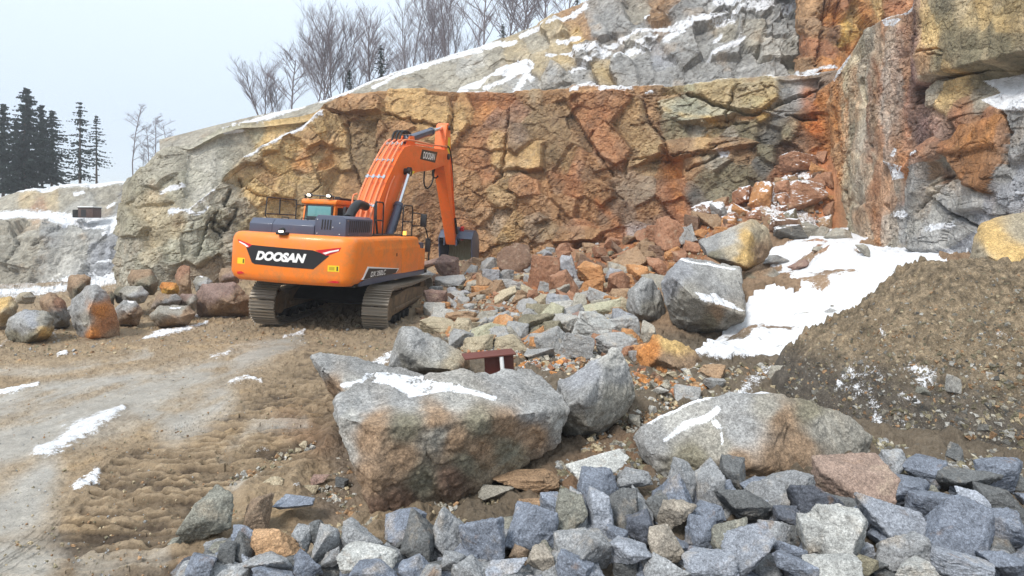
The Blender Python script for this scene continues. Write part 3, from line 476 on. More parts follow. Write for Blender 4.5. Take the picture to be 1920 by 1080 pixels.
def ruts(x, y):
    """depth and lug pattern of the tracks pressed into the mud"""
    P = np.stack([x, y, x*0], -1); wob = fbm(P, .35, 2, 71)*.35; x = x + wob
    px, py = proj(np.stack([x, y, x*0], -1))
    MUDP = [(-100,1100),(60,1000),(150,940),(235,850),(330,800),(470,740),(560,680),(575,650),(640,640),(640,700),(610,720),(650,800),(600,880),(500,910),(420,930),(350,1000),(300,1100)]
    Pw = np.stack([x, y, x*0], -1); qx = px+fbm(Pw, .6, 3, 75)*40; qy = py+fbm(Pw, .6, 3, 76)*25
    lanes = sum(inpoly(qx+a, qy+b, MUDP)*1.0 for a, b in ((-16, -7), (16, 7), (-6, 8), (6, -8), (0, 0)))/5; LB = [(-100,1085),(-100,1040),(40,960),(150,900),(90,960),(20,1060)]
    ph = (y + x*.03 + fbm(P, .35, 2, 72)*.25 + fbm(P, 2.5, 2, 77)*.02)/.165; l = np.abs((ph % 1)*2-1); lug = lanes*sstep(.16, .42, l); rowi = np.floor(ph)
    Pr = np.stack([x*2.2+fbm(P, 3, 2, 74)*.6, rowi*7.31, x*0], -1); brk = np.clip(.72+vn(Pr, 1.0, 73)*1.5, .05, 1)*np.clip(.9+fbm(P, 9, 2, 78)*1.0, .2, 1)
    return lanes, lug*brk
ICE = [([(-60,860,45),(120,800,42),(300,735,36),(420,690,26),(500,662,20),(570,640,9)], 1), ([(-60,1000,50),(40,960,48),(90,900,30)], 1), ([(-60,1060,70),(60,1060,50)], 1), ([(0,770,22),(200,720,20),(330,700,16),(460,680,12)], 1), ([(240,760,20),(330,800,26),(430,745,20)], .9),
       ([(520,1060,18),(600,1040,16)], .8), ([(-60,700,8),(100,690,10),(280,660,6)], .5), ([(440,925,14),(470,905,14)], .7), ([(150,1060,22),(300,1050,16)], .6), ([(420,860,8),(470,800,10),(560,790,8)], .45)]
SNOWP = [([(68,848,14),(100,845,18),(140,815,18),(190,790,15),(228,768,8)], 1), ([(135,915,8),(165,900,12),(180,886,8)], .9), ([(0,735,6),(30,732,7),(70,722,4)], 1), ([(270,632,4),(330,622,5),(385,606,4)], 1), ([(395,590,6),(430,592,8)], 1), ([(108,666,3),(125,665,3)], 1), ([(790,588,8),(830,592,6)], 1), ([(540,628,4),(566,624,4)], .8),
         ([(430,716,5),(465,705,5),(490,712,4)], .7), ([(400,668,4),(440,655,4)], .6), ([(-200,560,20),(0,548,15),(80,545,14),(150,535,12),(240,520,14)], 1), ([(60,640,6),(100,622,8),(110,640,4)], .5), ([(395,585,9),(440,590,5)], 1), ([(20,800,5),(40,790,4)], .3),
         ([(365,590,4),(400,585,6)], 1), ([(0,655,5),(14,640,4)], .5), ([(980,700,10),(1010,680,14),(1060,690,10)], .55), ([(700,690,14),(740,668,14)], .8), ([(1400,740,20),(1440,690,16),(1480,720,12)], .62), ([(1420,660,10),(1450,650,14)], .6), ([(480,840,3),(500,838,3)], .4), ([(545,930,4),(556,926,4)], .8), ([(820,560,7),(860,560,4)],.7)]
SNOWPOLY = [(1300,668),(1340,640),(1380,600),(1400,570),(1440,545),(1490,560),(1500,540),(1470,500),(1440,480),(1470,450),(1520,440),(1600,425),(1640,470),(1680,460),(1780,474),(1790,500),(1740,520),(1640,600),(1560,660),(1480,662),(1420,665),(1360,672)]
SNOWPOLY2 = [(1420,400),(1435,340),(1460,300),(1500,315),(1530,340),(1500,370),(1535,400),(1530,435),(1470,425)]
def ground_detail(x, y, zb):
    P = np.stack([x, y, zb], -1); px, py = proj(P)
    lanes, lug = ruts(x, y)
    ice = np.zeros(px.shape)
    for pl, a in ICE: ice = np.maximum(ice, a*np.exp(-sdist(px+fbm(P, .8, 4, 5)*36, py+fbm(P+9, .8, 4, 6)*22, pl)**2*.9))
    ice = ice*np.clip(.9+fbm(P, 1.4, 4, 61)*1.3+fbm(P*np.array([2.2, .6, 1]), 2.5, 4, 62)*.9, 0, 1)
    snow = np.zeros(px.shape)
    for pl, a in SNOWP: snow = np.maximum(snow, .84*a*np.exp(-sdist(px+fbm(P, 1.5, 3, 7)*16, py+fbm(P+9, 1.5, 3, 8)*10, pl)**2*1.1))
    sp = (inpoly(px+fbm(P, .9, 4, 9)*34, py+fbm(P+3, .9, 4, 10)*26, SNOWPOLY)*1.0)
    sp2 = inpoly(px+fbm(P, .9, 4, 9)*26, py+fbm(P+3, .9, 4, 10)*20, SNOWPOLY2)*.62
    snow = np.maximum(snow, np.maximum(sp, sp2))
    rough = np.clip(sstep(480, 900, px)*.9+sstep(640, 590, py)*.6+.25, 0, 1)*(1-.9*ice)*(1-.7*(sp > .5))
    rough = rough*(1-.72*lanes)
    h = fbm(P, 1.2, 4, 12)*.05*(.4+rough) + fbm(P, 5, 5, 13, .62)*.085*rough + fbm(P, 14, 3, 14)*.03*(1-ice)*(1-.8*sp)
    clod = worley(P, 5.0, 15); h += np.clip(.12-np.linalg.norm(clod[3], axis=-1), 0, 1)*.9*(clod[0] > .45)*rough*.8
    h += -.05*lanes + lug*.075*(1-.85*ice)
    right = sstep(1000, 1200, px)*sstep(690, 760, py); h += right*(fbm(P, 3.0, 4, 83)*.08+fbm(P, 9, 3, 84)*.04)
    # berms of squeezed mud beside the boulder and along the lanes
    h += .10*np.exp(-sdist(px, py, [(640,800),(600,860),(560,900),(460,930)])**2/500.)*(1+fbm(P, 4, 4, 16))
    h += .05*np.exp(-sdist(px, py, [(330,1040),(420,1000),(560,960)])**2/900.)*(1+fbm(P, 4, 4, 17))
    h += snow*.05*(sp < .5) + sp*(.06+fbm(P, .9, 4, 63)*.22)
    snow = snow*np.where(sp > .5, 1-.75*sstep(.22, .42, fbm(P, 1.1, 4, 64)), 1)
    return h, ice, snow, lanes, lug, rough, sp
def ground_z(x, y, detail=False):
    x = np.atleast_1d(np.asarray(x, float)); y = np.atleast_1d(np.asarray(y, float)); return ground_base(x, y)
def ray_ground(px, py, dmin=2.2, dmax=40):
    D = np.geomspace(dmin, dmax, 240); P = at(0, 0, 1)*0; X = (px-960)/F*D; Z = CAMZ-(py-HZ)/F*D
    g = ground_base(X, D); s = Z-g; k = np.where(s <= 0)[0]
    if len(k) == 0: return dmax
    k = k[0]
    if k == 0: return dmin
    t = s[k-1]/(s[k-1]-s[k]+1e-9); return D[k-1]+(D[k]-D[k-1])*t
def build_ground():
    nu = 900; u = np.concatenate([np.linspace(-3.5, -1.0, 40, endpoint=False), np.linspace(-1.0, 1.0, nu), np.linspace(1.03, 3.5, 40)])
    inv = np.linspace(1/2.9, 1/26., 520); D = np.concatenate([[.25, .6, 1.0, 1.4, 1.8, 2.2, 2.5, 2.7], 1/inv, np.geomspace(27, 200, 50)])
    UU, DD = np.meshgrid(u, D); X = np.clip(UU*DD, -195+UU, 195+UU); Y = DD.copy(); zb = ground_base(X, Y)
    h, ice, snow, lanes, lug, rough, sp = ground_detail(X, Y, zb)
    fade = np.clip(1.4-Y/60, 0, 1); Z = zb+h*fade
    P = np.stack([X, Y, Z], -1); px, py = proj(P)
    n1 = fbm(P, .7, 4, 51); n2 = fbm(P, 3, 4, 52)
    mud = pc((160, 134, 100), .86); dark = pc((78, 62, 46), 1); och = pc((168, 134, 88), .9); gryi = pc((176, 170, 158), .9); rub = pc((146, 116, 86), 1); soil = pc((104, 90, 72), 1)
    col = mud*(1+.25*n1[..., None]+.15*n2[..., None])
    t = sstep(.1, .5, n2+n1*.5)[..., None]; col = col*(1-t*.5)+och*t*.5
    t = (sstep(600, 900, px)*sstep(560, 640, py))[..., None]; col = col*(1-t)+(soil*(1+.3*n1[..., None]))*t
    t = (sstep(760, 860, px)*sstep(640, 600, py))[..., None]; col = col*(1-t)+(rub*(1+.3*n1[..., None]+.3*n2[..., None]))*t
    t = (np.exp(-sdist(px, py, [(1420,330),(1300,440),(1200,470),(1000,560)])**2/3000.))[..., None]; col = col*(1-t)+pc((166, 98, 54))*(1+.3*n2[..., None])*t
    t = (np.exp(-sdist(px, py, [(1535,280),(1545,350),(1550,430)])**2/900.))[..., None]*.9; col = col*(1-t)+pc((190, 108, 56))*(1+.4*n2[..., None])*t
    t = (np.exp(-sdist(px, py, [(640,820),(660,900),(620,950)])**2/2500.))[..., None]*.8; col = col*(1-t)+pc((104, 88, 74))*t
    t = (np.exp(-sdist(px, py, [(540,790),(600,830)])**2/900.)+np.exp(-sdist(px, py, [(1180,850),(1060,920)])**2/3000.))[..., None]*.5; col = col*(1-t)+pc((150, 104, 68))*t
    low = (lanes*sstep(.7, .1, lug)*(1-ice)*np.clip(.85+n2, .3, 1))[..., None]*.95; col = col*(1-low)+dark*low  # tread grooves painted darker: wet mud, plus groove shade put into the colour
    ic = np.clip(ice*1.1+n2*.4*(ice > .1), 0, 1)[..., None]; t2 = sstep(-.2, .5, n1)[..., None]; icc = gryi*(1-.25*t2)+pc((196, 196, 192))*.25*t2
    col = col*(1-ic*.85)+icc*ic*.85
    P3 = P.reshape(-1, 3)
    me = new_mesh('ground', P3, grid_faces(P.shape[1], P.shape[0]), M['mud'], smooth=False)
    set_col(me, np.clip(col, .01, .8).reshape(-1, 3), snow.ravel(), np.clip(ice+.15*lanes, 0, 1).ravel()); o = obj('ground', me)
    tag(o, 'churned brown mud with icy wheel lanes and a snow slope running to the right wall', None, None, 'structure')
build_ground()
# ---------------------------------------------------------------- excavator
M['orange'] = plain('orange_paint', (248, 132, 36), .45, 0, dirt=.5, coat=.1, dscale=1.6, dcol=(176, 128, 84))
M['orange_arm'] = plain('orange_paint_arm', (246, 112, 36), .42, 0, dirt=.36, coat=.1, dscale=1.6, dcol=(176, 112, 70))
M['pipe'] = plain('orange_pipe', (236, 138, 92), .4, 0, dirt=.1)
M['slate'] = plain('slate_blue_paint', (72, 80, 100), .42, 0, dirt=.15, coat=.2, dscale=1.5)
M['black'] = plain('black_paint', (30, 30, 33), .45, dirt=.12)
M['decal_black'] = plain('black_decal', (26, 26, 30), .35)
M['white'] = plain('white_decal', (238, 238, 236), .4)
M['red'] = plain('red_decal', (200, 20, 36), .35)
M['yellow'] = plain('yellow_label', (235, 205, 40), .4)
M['steel'] = plain('worn_track_steel', (140, 130, 116), .5, .3, dirt=.35, dcol=(128, 108, 86), bumps=.3)
M['muddy'] = plain('mud_caked_steel', (92, 80, 66), .8, 0, dirt=.8, dcol=(138, 114, 86), bumps=.8, dscale=2)
M['dark'] = plain('dark_underside', (26, 25, 24), .8, dirt=.15)
M['rubber'] = plain('black_rubber', (22, 22, 23), .6)
M['chrome'] = plain('chrome_rod', (215, 218, 222), .18, .9)
M['bucket_in'] = plain('worn_bucket_steel', (168, 162, 132), .6, .1, dirt=.5, dcol=(150, 134, 100), bumps=.4)
M['lamp'] = plain('lit_work_lamp', (255, 250, 225), .3, em=(1, .93, .75), ems=3.0)
M['beacon'] = plain('amber_beacon', (255, 150, 40), .3, em=(1, .55, .12), ems=1.2)
M['rust'] = plain('rust_brown_steel', (108, 58, 50), .6, .1, dirt=.5, dcol=(96, 64, 48), bumps=.3)
def _glass():
    m = bpy.data.materials.new('cab_glass'); nt, N, L, P = nodes(m); P.inputs['Base Color'].default_value = (*lin((96, 150, 152)), 1)
    P.inputs['Roughness'].default_value = .08; P.inputs['Specular IOR Level'].default_value = .8; return m
M['glass'] = _glass()

class MB:
    def __init__(s): s.v = []; s.f = []
    def add(s, v, f):
        b = len(s.v); s.v += [tuple(float(c) for c in q) for q in v]; s.f += [[b+i for i in q] for q in f]; return s
    def box(s, x0, x1, y0, y1, z0, z1):
        v = [(x, y, z) for x in (x0, x1) for y in (y0, y1) for z in (z0, z1)]
        return s.add(v, [(0, 1, 3, 2), (4, 6, 7, 5), (0, 4, 5, 1), (2, 3, 7, 6), (0, 2, 6, 4), (1, 5, 7, 3)])
    def prism(s, poly, y0, y1, ax='y', poly2=None):
        """polygon in the plane across axis ax, between two values of that axis"""
        n = len(poly); p2 = poly2 or poly
        def mk(a, b, c): return {'y': (a, c, b), 'x': (c, a, b), 'z': (a, b, c)}[ax]
        v = [mk(a, b, y0) for a, b in poly] + [mk(a, b, y1) for a, b in p2]
        return s.add(v, [list(range(n)), list(range(2*n-1, n-1, -1))] + [[i, (i+1) % n, n+(i+1) % n, n+i] for i in range(n)])
    def tube(s, pts, r, n=8, r1=None, cap=True):
        pts = [Vector(p) for p in pts]; m = len(pts); rings = []; up = None
        for i, p in enumerate(pts):
            d = ((pts[min(i+1, m-1)]-pts[max(i-1, 0)])).normalized()
            if up is None: up = d.orthogonal().normalized()
            up = (up-d*up.dot(d)).normalized(); sd_ = d.cross(up)
            rr = r if r1 is None else r+(r1-r)*i/(m-1)
            rings.append([p+(up*math.cos(2*math.pi*k/n)+sd_*math.sin(2*math.pi*k/n))*rr for k in range(n)])
        v = [q for g in rings for q in g]; f = [[i*n+k, i*n+(k+1) % n, (i+1)*n+(k+1) % n, (i+1)*n+k] for i in range(m-1) for k in range(n)]
        if cap: f += [list(range(n))[::-1], [(m-1)*n+k for k in range(n)]]
        return s.add(v, f)
    def cyl(s, p0, p1, r, n=20, r1=None): return s.tube([p0, p1], r, n, r1)
    def build(s, name, mat, parent=None, bevel=0, smooth=None, seg=2, fn=None):
        v = s.v if fn is None else [fn(q) for q in s.v]
        me = bpy.data.meshes.new(name); me.from_pydata(v, [], s.f); bm = bmesh.new(); bm.from_mesh(me); bmesh.ops.recalc_face_normals(bm, faces=bm.faces)
        if bevel:
            es = [e for e in bm.edges if len(e.link_faces) == 2 and e.calc_face_angle(0) > .35]
            bmesh.ops.bevel(bm, geom=es, offset=bevel, segments=seg, profile=.6, affect='EDGES', clamp_overlap=True)
        bm.to_mesh(me); bm.free()
        if smooth is None or smooth:
            me.polygons.foreach_set('use_smooth', [True]*len(me.polygons)); me.set_sharp_from_angle(angle=R(38))
        me.materials.append(M[mat] if isinstance(mat, str) else mat); return obj(name, me, parent)
def arcpts(pts, n=5):
    """Catmull-Rom smoothing of a hose or pipe path"""
    P = [Vector(p) for p in pts]; P = [P[0]*2-P[1]] + P + [P[-1]*2-P[-2]]; out = []
    for i in range(1, len(P)-2):
        for k in range(n):
            t = k/n; a, b, c, d = P[i-1:i+3]
            out.append(.5*((2*b)+(c-a)*t+(2*a-5*b+4*c-d)*t*t+(3*b-a-3*c+d)*t**3))
    return out + [P[-2]]
def slice_poly(poly, n=24):
    """vertical slices of a polygon (a,b): list of (a, lo, hi)"""
    xs = sorted(set([p[0] for p in poly] + list(np.linspace(min(p[0] for p in poly), max(p[0] for p in poly), n)))); out = []
    for x in xs:
        hit = []
        for (x1, y1), (x2, y2) in zip(poly, poly[1:]+poly[:1]):
            if abs(x2-x1) < 1e-9:
                if abs(x-x1) < 1e-9: hit += [y1, y2]
            elif min(x1, x2)-1e-9 <= x <= max(x1, x2)+1e-9: hit.append(y1+(y2-y1)*(x-x1)/(x2-x1))
        out.append((x, min(hit), max(hit)))
    return out
def lettering(text, height, shear=0.0, bold=.012, depth=.002, width=None):
    cu = bpy.data.curves.new('lettering', 'FONT'); cu.body = text; cu.size = 1; cu.offset = bold; cu.shear = shear; cu.extrude = 0; cu.align_x = 'CENTER'; cu.align_y = 'CENTER'
    o = bpy.data.objects.new('lettering', cu); C.objects.link(o); bpy.context.view_layer.update()
    me = bpy.data.meshes.new_from_object(o.evaluated_get(bpy.context.evaluated_depsgraph_get())); bpy.data.objects.remove(o)
    co = np.array([v.co[:] for v in me.vertices]); f = [list(p.vertices) for p in me.polygons]; bpy.data.meshes.remove(me)
    lo, hi = co.min(0), co.max(0); co = (co-(lo+hi)/2); co[:, 1] *= height/(hi[1]-lo[1]); co[:, 0] *= (width/(hi[0]-lo[0]) if width else height/(hi[1]-lo[1]))
    return co, f

PSI = 10.5
ex = empty('excavator', (TRK[0], TRK[1], 0.0), (R(3.0), 0, R(90-PSI)))
ex.rotation_euler = (Matrix.Rotation(R(90-PSI), 3, 'Z') @ Matrix.Rotation(R(3.1), 3, 'X')).to_euler()
tag(ex, 'orange crawler excavator with its arm lowered to the rubble below the rock face', 'excavator')
# --- undercarriage, swung a little against the house
YR = R(6.5)
def uc(q): c, s = math.cos(YR), math.sin(YR); return (q[0]*c-q[1]*s, q[0]*s+q[1]*c, q[2])
def track_path():
    c1, r1, c2, r2 = (-2.02, .53), .50, (2.02, .50), .47; pts = []
    for k in range(13): a = R(270-k*15); pts.append((c1[0]+r1*math.cos(a), c1[1]+r1*math.sin(a)))
    for k in range(1, 12): t = k/12; pts.append((c1[0]+(c2[0]-c1[0])*t, c1[1]+r1+(c2[1]+r2-c1[1]-r1)*t - .05*math.sin(math.pi*t)))
    for k in range(13): a = R(90-k*15); pts.append((c2[0]+r2*math.cos(a), c2[1]+r2*math.sin(a)))
    for k in range(1, 16): t = k/16; pts.append((c2[0]+(c1[0]-c2[0])*t, .03))
    return pts
def resample_closed(pts, n):
    P = np.array(pts+[pts[0]]); d = np.concatenate([[0], np.cumsum(np.hypot(*np.diff(P, axis=0).T))]); s = np.linspace(0, d[-1], n, endpoint=False)
    return np.stack([np.interp(s, d, P[:, 0]), np.interp(s, d, P[:, 1])], 1), d[-1]/n
SH, pitch = resample_closed(track_path(), 49)
for side in (1, -1):
    yc = 1.33*side
    b = MB()
    for i in range(49):
        p = Vector((SH[i][0], SH[i][1])); q = Vector((SH[(i+1) % 49][0], SH[(i+1) % 49][1])); t = (q-p).normalized(); nn = Vector((-t.y, t.x))
        if nn.dot(((p+q)/2)-Vector((0, .5))) < 0: nn = -nn
        nn = nn
        def shoe(a0, a1, h0, h1, y0, y1):
            v = []
            for a in (a0, a1):
                for h in (h0, h1):
                    w = p + t*(a*pitch) + nn*h
                    for y in (y0, y1): v.append((w.x, y, w.y))
            b.add(v, [(0, 1, 3, 2), (4, 6, 7, 5), (0, 4, 5, 1), (2, 3, 7, 6), (0, 2, 6, 4), (1, 5, 7, 3)])
        shoe(.0, .88, -.022, .008, yc-.30, yc+.30)
        for a in (.06, .40, .74): shoe(a, a+.12, .008, .048, yc-.30, yc+.30)
        shoe(.1, .9, -.11, -.022, yc-.12, yc-.06); shoe(.1, .9, -.11, -.022, yc+.06, yc+.12)
        shoe(.3, .7, .008, .014, yc-.13, yc-.09); shoe(.3, .7, .008, .014, yc+.09, yc+.13)
    tr = b.build('track', 'steel', ex, fn=uc, smooth=False)
    f = MB()
    f.prism([(-1.7, .32), (-1.55, .78), (-.2, .86), (1.45, .72), (1.75, .56), (1.75, .36)], yc-.2, yc+.2)
    f.box(-1.5, 1.5, yc-.24, yc+.24, .40, .50)
    fr = f.build('track_frame', 'muddy', ex, bevel=.03, fn=uc)
    for k in range(8): x = -1.45+k*.41; MB().cyl((x, yc-.21, .20), (x, yc+.21, .20), .10, 16).build('roller', 'dark', ex, fn=uc)
    for x in (-.7, .7): MB().cyl((x, yc-.12, .88), (x, yc+.12, .88), .07, 12).build('carrier_roller', 'dark', ex, fn=uc)
    s_ = MB(); teeth = []
    for k in range(44):
        a = 2*math.pi*k/44; r = .44 if k % 2 else .39; teeth.append((-2.02+r*math.cos(a), .53+r*math.sin(a)))
    s_.prism(teeth, yc-.05, yc+.05); s_.cyl((-2.02, yc-.22, .53), (-2.02, yc+.25, .53), .27, 24); s_.build('sprocket', 'muddy', ex, fn=uc)
    d = MB(); d.cyl((2.02, yc-.09, .50), (2.02, yc+.09, .50), .40, 28); d.cyl((2.02, yc-.2, .5), (2.02, yc+.2, .5), .16, 16); d.box(1.6, 2.15, yc-.23, yc-.17, .38, .62); d.box(1.6, 2.15, yc+.17, yc+.23, .38, .62)
    d.build('idler', 'muddy', ex, bevel=.01, fn=uc)
c_ = MB(); c_.box(-.9, .9, -.75, .75, .42, .92); c_.prism([(-1.35, .55), (-.7, .95), (-.3, .95), (-.9, .5)], -1.15, 1.15); c_.prism([(.9, .5), (.3, .95), (.7, .95), (1.35, .55)], -1.15, 1.15)
c_.cyl((0, 0, .9), (0, 0, 1.14), .68, 40); c_.build('car_body', 'dark', ex, bevel=.03, fn=uc)
# --- house
d = MB(); d.box(-3.05, 1.75, -1.42, 1.42, 1.12, 1.26); d.box(-3.0, 1.9, -.45, .45, 1.08, 1.75); d.box(-2.5, -.2, -1.3, 1.3, 1.26, 2.15)
d.build('deck', 'dark', ex, bevel=.02)
def rx(y): return -3.50+.13*(abs(y)/1.15)**2       # rear arc of the counterweight
def cw_plan(k=1.0, inset=0.0):
    pts = []
    ys = np.linspace(-1.18, 1.18, 15)
    cr = []
    for a in (0, 15, 30, 45, 60, 75, 90):       # rounded rear corner
        cr.append((-3.06-.31*math.sin(R(a)), 1.18+.31*math.cos(R(a))-.0))
    L_ = [(-2.25, 1.49)] + cr + [(rx(y), y) for y in ys[::-1][1:-1]] + [(x, -y) for x, y in cr[::-1]] + [(-2.25, -1.49)]
    cx = -2.6
    return [(cx+(x-cx)*(1-inset/1.1) if x < cx else x, y*(1-inset/1.49)) for x, y in L_]
def cw_mesh():
    b = MB(); prof = [(1.14, .20), (1.15, .13), (1.22, .045), (1.34, .0), (1.95, .0), (2.08, .015), (2.16, .05), (2.20, .10), (2.212, .17)]
    P = [[(x, y, z) for x, y in cw_plan(inset=i)] for z, i in prof]; n = len(P[0]); v = [q for r_ in P for q in r_]
    f = [[i*n+k, i*n+k+1, (i+1)*n+k+1, (i+1)*n+k] for i in range(len(P)-1) for k in range(n-1)] + [list(range(n))[::-1], [(len(P)-1)*n+k for k in range(n)]]
    f += [[i*n, (i+1)*n, (i+1)*n+n-1, i*n+n-1] for i in range(len(P)-1)]
    b.add(v, f); return b
cw = cw_mesh().build('counterweight', 'orange', ex)
def rear_map(u, z, off): return (rx(u)-off if abs(u) < 1.16 else rx(1.16)-off+(abs(u)-1.16)**2*1.6, u, z)
def rear_decal(name, polys, mat, parent, off=.006):
    """flat shapes on the rear arc; u runs to the left (+y)"""
    b = MB()
    for poly in polys:
        S = slice_poly(poly); v = []; 
        for (x, lo, hi) in S: v += [rear_map(x, lo, off), rear_map(x, hi, off), rear_map(x, lo, -.01), rear_map(x, hi, -.01)]
        f = []
        for i in range(len(S)-1):
            a = 4*i; c = a+4; f += [(a, a+1, c+1, c), (a+1, a+3, c+3, c+1), (a, c, c+2, a+2)]
        f += [(0, 2, 3, 1), (4*len(S)-4, 4*len(S)-3, 4*len(S)-1, 4*len(S)-2)]
        b.add(v, f)
    return b.build(name, mat, parent, smooth=False)
lp = rear_decal('name_plate', [[(.98, 1.88), (.80, 1.93), (-.62, 1.90), (-.98, 1.80), (-.66, 1.50), (.72, 1.52), (.80, 1.55)]], 'decal_black', cw)
co, fc = lettering('DOOSAN', .20, shear=.28, bold=.06, width=1.20)
b = MB(); b.add([rear_map(-x+.10, y+1.715-x*.00, .012) for x, y, _ in co], fc); b.build('lettering', 'white', lp, smooth=False)
t_ = rear_decal('tail_marking', [[(-.68, 1.90), (-1.22, 1.99), (-1.18, 1.90), (-.92, 1.80)]], 'red', cw); rear_decal('stripe', [[(-.84, 1.855), (-.98, 1.90), (-1.18, 1.95), (-1.17, 1.915), (-1.0, 1.87), (-.90, 1.825)]], 'white', t_, .011)
t_ = rear_decal('tail_marking', [[(.82, 1.93), (1.22, 2.03), (1.18, 1.96), (.92, 1.86)]], 'red', cw); rear_decal('stripe', [[(.90, 1.89), (1.0, 1.94), (1.18, 1.995), (1.17, 1.965), (1.02, 1.91), (.96, 1.875)]], 'white', t_, .011)
yl = rear_decal('warning_label', [[(-.96, 1.47), (-1.2, 1.47), (-1.2, 1.60), (-.96, 1.60)]], 'yellow', cw); rear_decal('pictogram', [[(-.99, 1.50), (-1.10, 1.50), (-1.10, 1.57), (-.99, 1.57)][:4]], plain('label_ink', (190, 160, 30), .5), yl, .009)
rear_decal('pictogram', [[(-1.145, 1.49), (-1.175, 1.49), (-1.175, 1.58), (-1.145, 1.58)]], 'black', yl, .009)
yl = rear_decal('warning_label', [[(1.0, 1.50), (1.2, 1.50), (1.2, 1.63), (1.0, 1.63)]], 'yellow', cw); rear_decal('pictogram', [[(1.02, 1.52), (1.05, 1.52), (1.05, 1.61), (1.02, 1.61)]], 'black', yl, .009)
rear_decal('reflector', [[(-.96, 1.24), (-1.2, 1.23), (-1.2, 1.27), (-1.08, 1.275)]], 'red', cw); rear_decal('reflector', [[(1.0, 1.30), (1.18, 1.27), (1.2, 1.32), (1.08, 1.34)]], 'red', cw)
h = MB(); h.box(rx(.05)-.05, rx(.05)+.12, -.02, .20, 2.19, 2.25); h.cyl((rx(.1)-.02, .09, 2.27), (rx(.1)+.05, .09, 2.30), .06, 14); h.build('rear_camera', 'black', cw, bevel=.01)
MB().box(rx(.1)-.06, rx(.1)-.03, .03, .13, 2.24, 2.28).build('rear_lamp', 'lamp', cw, bevel=.01)
for y in (.62, -.52): MB().prism([(-2.92, 2.19), (-2.92, 2.31), (-2.86, 2.35), (-2.80, 2.31), (-2.80, 2.19)], y-.05, y+.05).build('lifting_eye', 'orange', cw, bevel=.012)
# side panels
def sidep(y):
    s = 1 if y > 0 else -1; b = MB()
    sec = [(1.26, 1.487), (1.92, 1.487), (1.95, 1.475), (2.0, 1.465), (2.12, 1.45), (2.18, 1.41), (2.205, 1.33), (2.205, 1.0), (1.26, 1.0)]
    b.prism([(s*w, z) for z, w in sec], -2.245, -.52, ax='x'); b.prism([(s*w, z) for z, w in sec], -.512, .78, ax='x'); return b
for y in (-1, 1):
    pn = sidep(y).build('side_panel', 'orange', ex, bevel=.008)
    s = y
    MB().box(-.9, -.86, s*1.487, s*1.497, 1.72, 1.80).build('panel_lock', 'black', pn)
    MB().prism([(-2.9, 1.14), (-2.9, 1.22), (-2.6, 1.30), (-1.5, 1.31), (-.6, 1.27), (1.3, 1.24), (1.3, 1.13)], s*1.40, s*1.493).build('side_skirt', 'slate', ex, bevel=.01)
    MB().prism([(.785, 1.26), (.785, 1.98), (.83, 1.98), (.88, 1.88), (1.30, 1.86), (1.32, 1.26)], s*1.0, s*1.485).build('tool_box', 'orange', ex, bevel=.02)
MB().box(.86, 1.22, -1.46, -1.05, 1.865, 2.03).build('step', 'slate', ex, bevel=.02)
pl = MB().prism([(-2.86, 1.285), (-2.60, 1.56), (-.72, 1.405), (-.92, 1.30)], -1.5055, -1.47).build('model_plate', 'white', ex)
MB().prism([(-2.80, 1.29), (-2.56, 1.52), (-.80, 1.395), (-.95, 1.30)], -1.509, -1.47).build('plate_field', 'decal_black', pl)
co, fc = lettering('DX 350LC', .12, shear=.25, bold=.02, width=.88); MB().add([(x-2.02, -1.512, z+1.375) for x, z, _ in co], fc).build('lettering', 'white', pl, smooth=False)
# hoods on top
hd = MB(); sec = [(-2.98, 2.20), (-2.98, 2.40), (-2.86, 2.52), (-2.2, 2.53), (-2.1, 2.45), (-2.1, 2.20)]
hd.prism(sec, 1.22, .66); hd.prism(sec, .655, -.36); hd.build('engine_hood', 'slate', ex, bevel=.012)
hh = MB()
for y in (.46, -.02): hh.tube([(-2.80, y+.08, 2.525), (-2.80, y+.08, 2.565), (-2.80, y-.08, 2.565), (-2.80, y-.08, 2.525)], .012, 6)
hh.build('hood_handle', 'black', ex)
lv = MB(); lv.prism([(-.365, 2.19), (-.365, 2.57), (-.43, 2.66), (-1.00, 2.66), (-1.10, 2.60), (-1.10, 2.19)], -2.96, -1.55, ax='x'); lb = lv.build('louvre_box', 'slate', ex, bevel=.015)
sl = MB()
for k in range(4): y = -.52-k*.065; sl.prism([(y, 2.34), (y-.03, 2.34), (y-.045, 2.56), (y-.015, 2.56)], -2.966, -2.955, ax='x')
sl.build('louvre', 'black', lb, smooth=False); sl = MB()
for k in range(11): x = -2.80+k*.105; sl.prism([(x, 2.30), (x+.04, 2.30), (x+.065, 2.56), (x+.025, 2.56)], -1.106, -1.095)
sl.build('louvre', 'black', lb, smooth=False)
bo = MB()
for (y, z) in ((-.43, 2.56), (-.43, 2.25), (-.96, 2.50), (-.96, 2.25), (-.8, 2.40)): bo.cyl((-2.957, y, z), (-2.972, y, z), .014, 8)
for (x, z) in ((-2.85, 2.26), (-2.3, 2.26), (-1.65, 2.26), (-1.65, 2.5), (-2.86, 2.56)): bo.cyl((x, -1.098, z), (x, -1.112, z), .014, 8)
bo.build('bolt', 'chrome', lb)
MB().box(-2.1, .75, -1.0, .7, 2.19, 2.24).box(-1.5, .1, .15, .68, 2.24, 2.62).build('upper_deck', 'black', ex, bevel=.02)
MB().tube(arcpts([(-1.45, -.42, 2.62), (-1.2, -.42, 2.86), (-.9, -.40, 2.98), (-.4, -.36, 2.95)]), .12, 12).build('air_duct', 'black', ex)
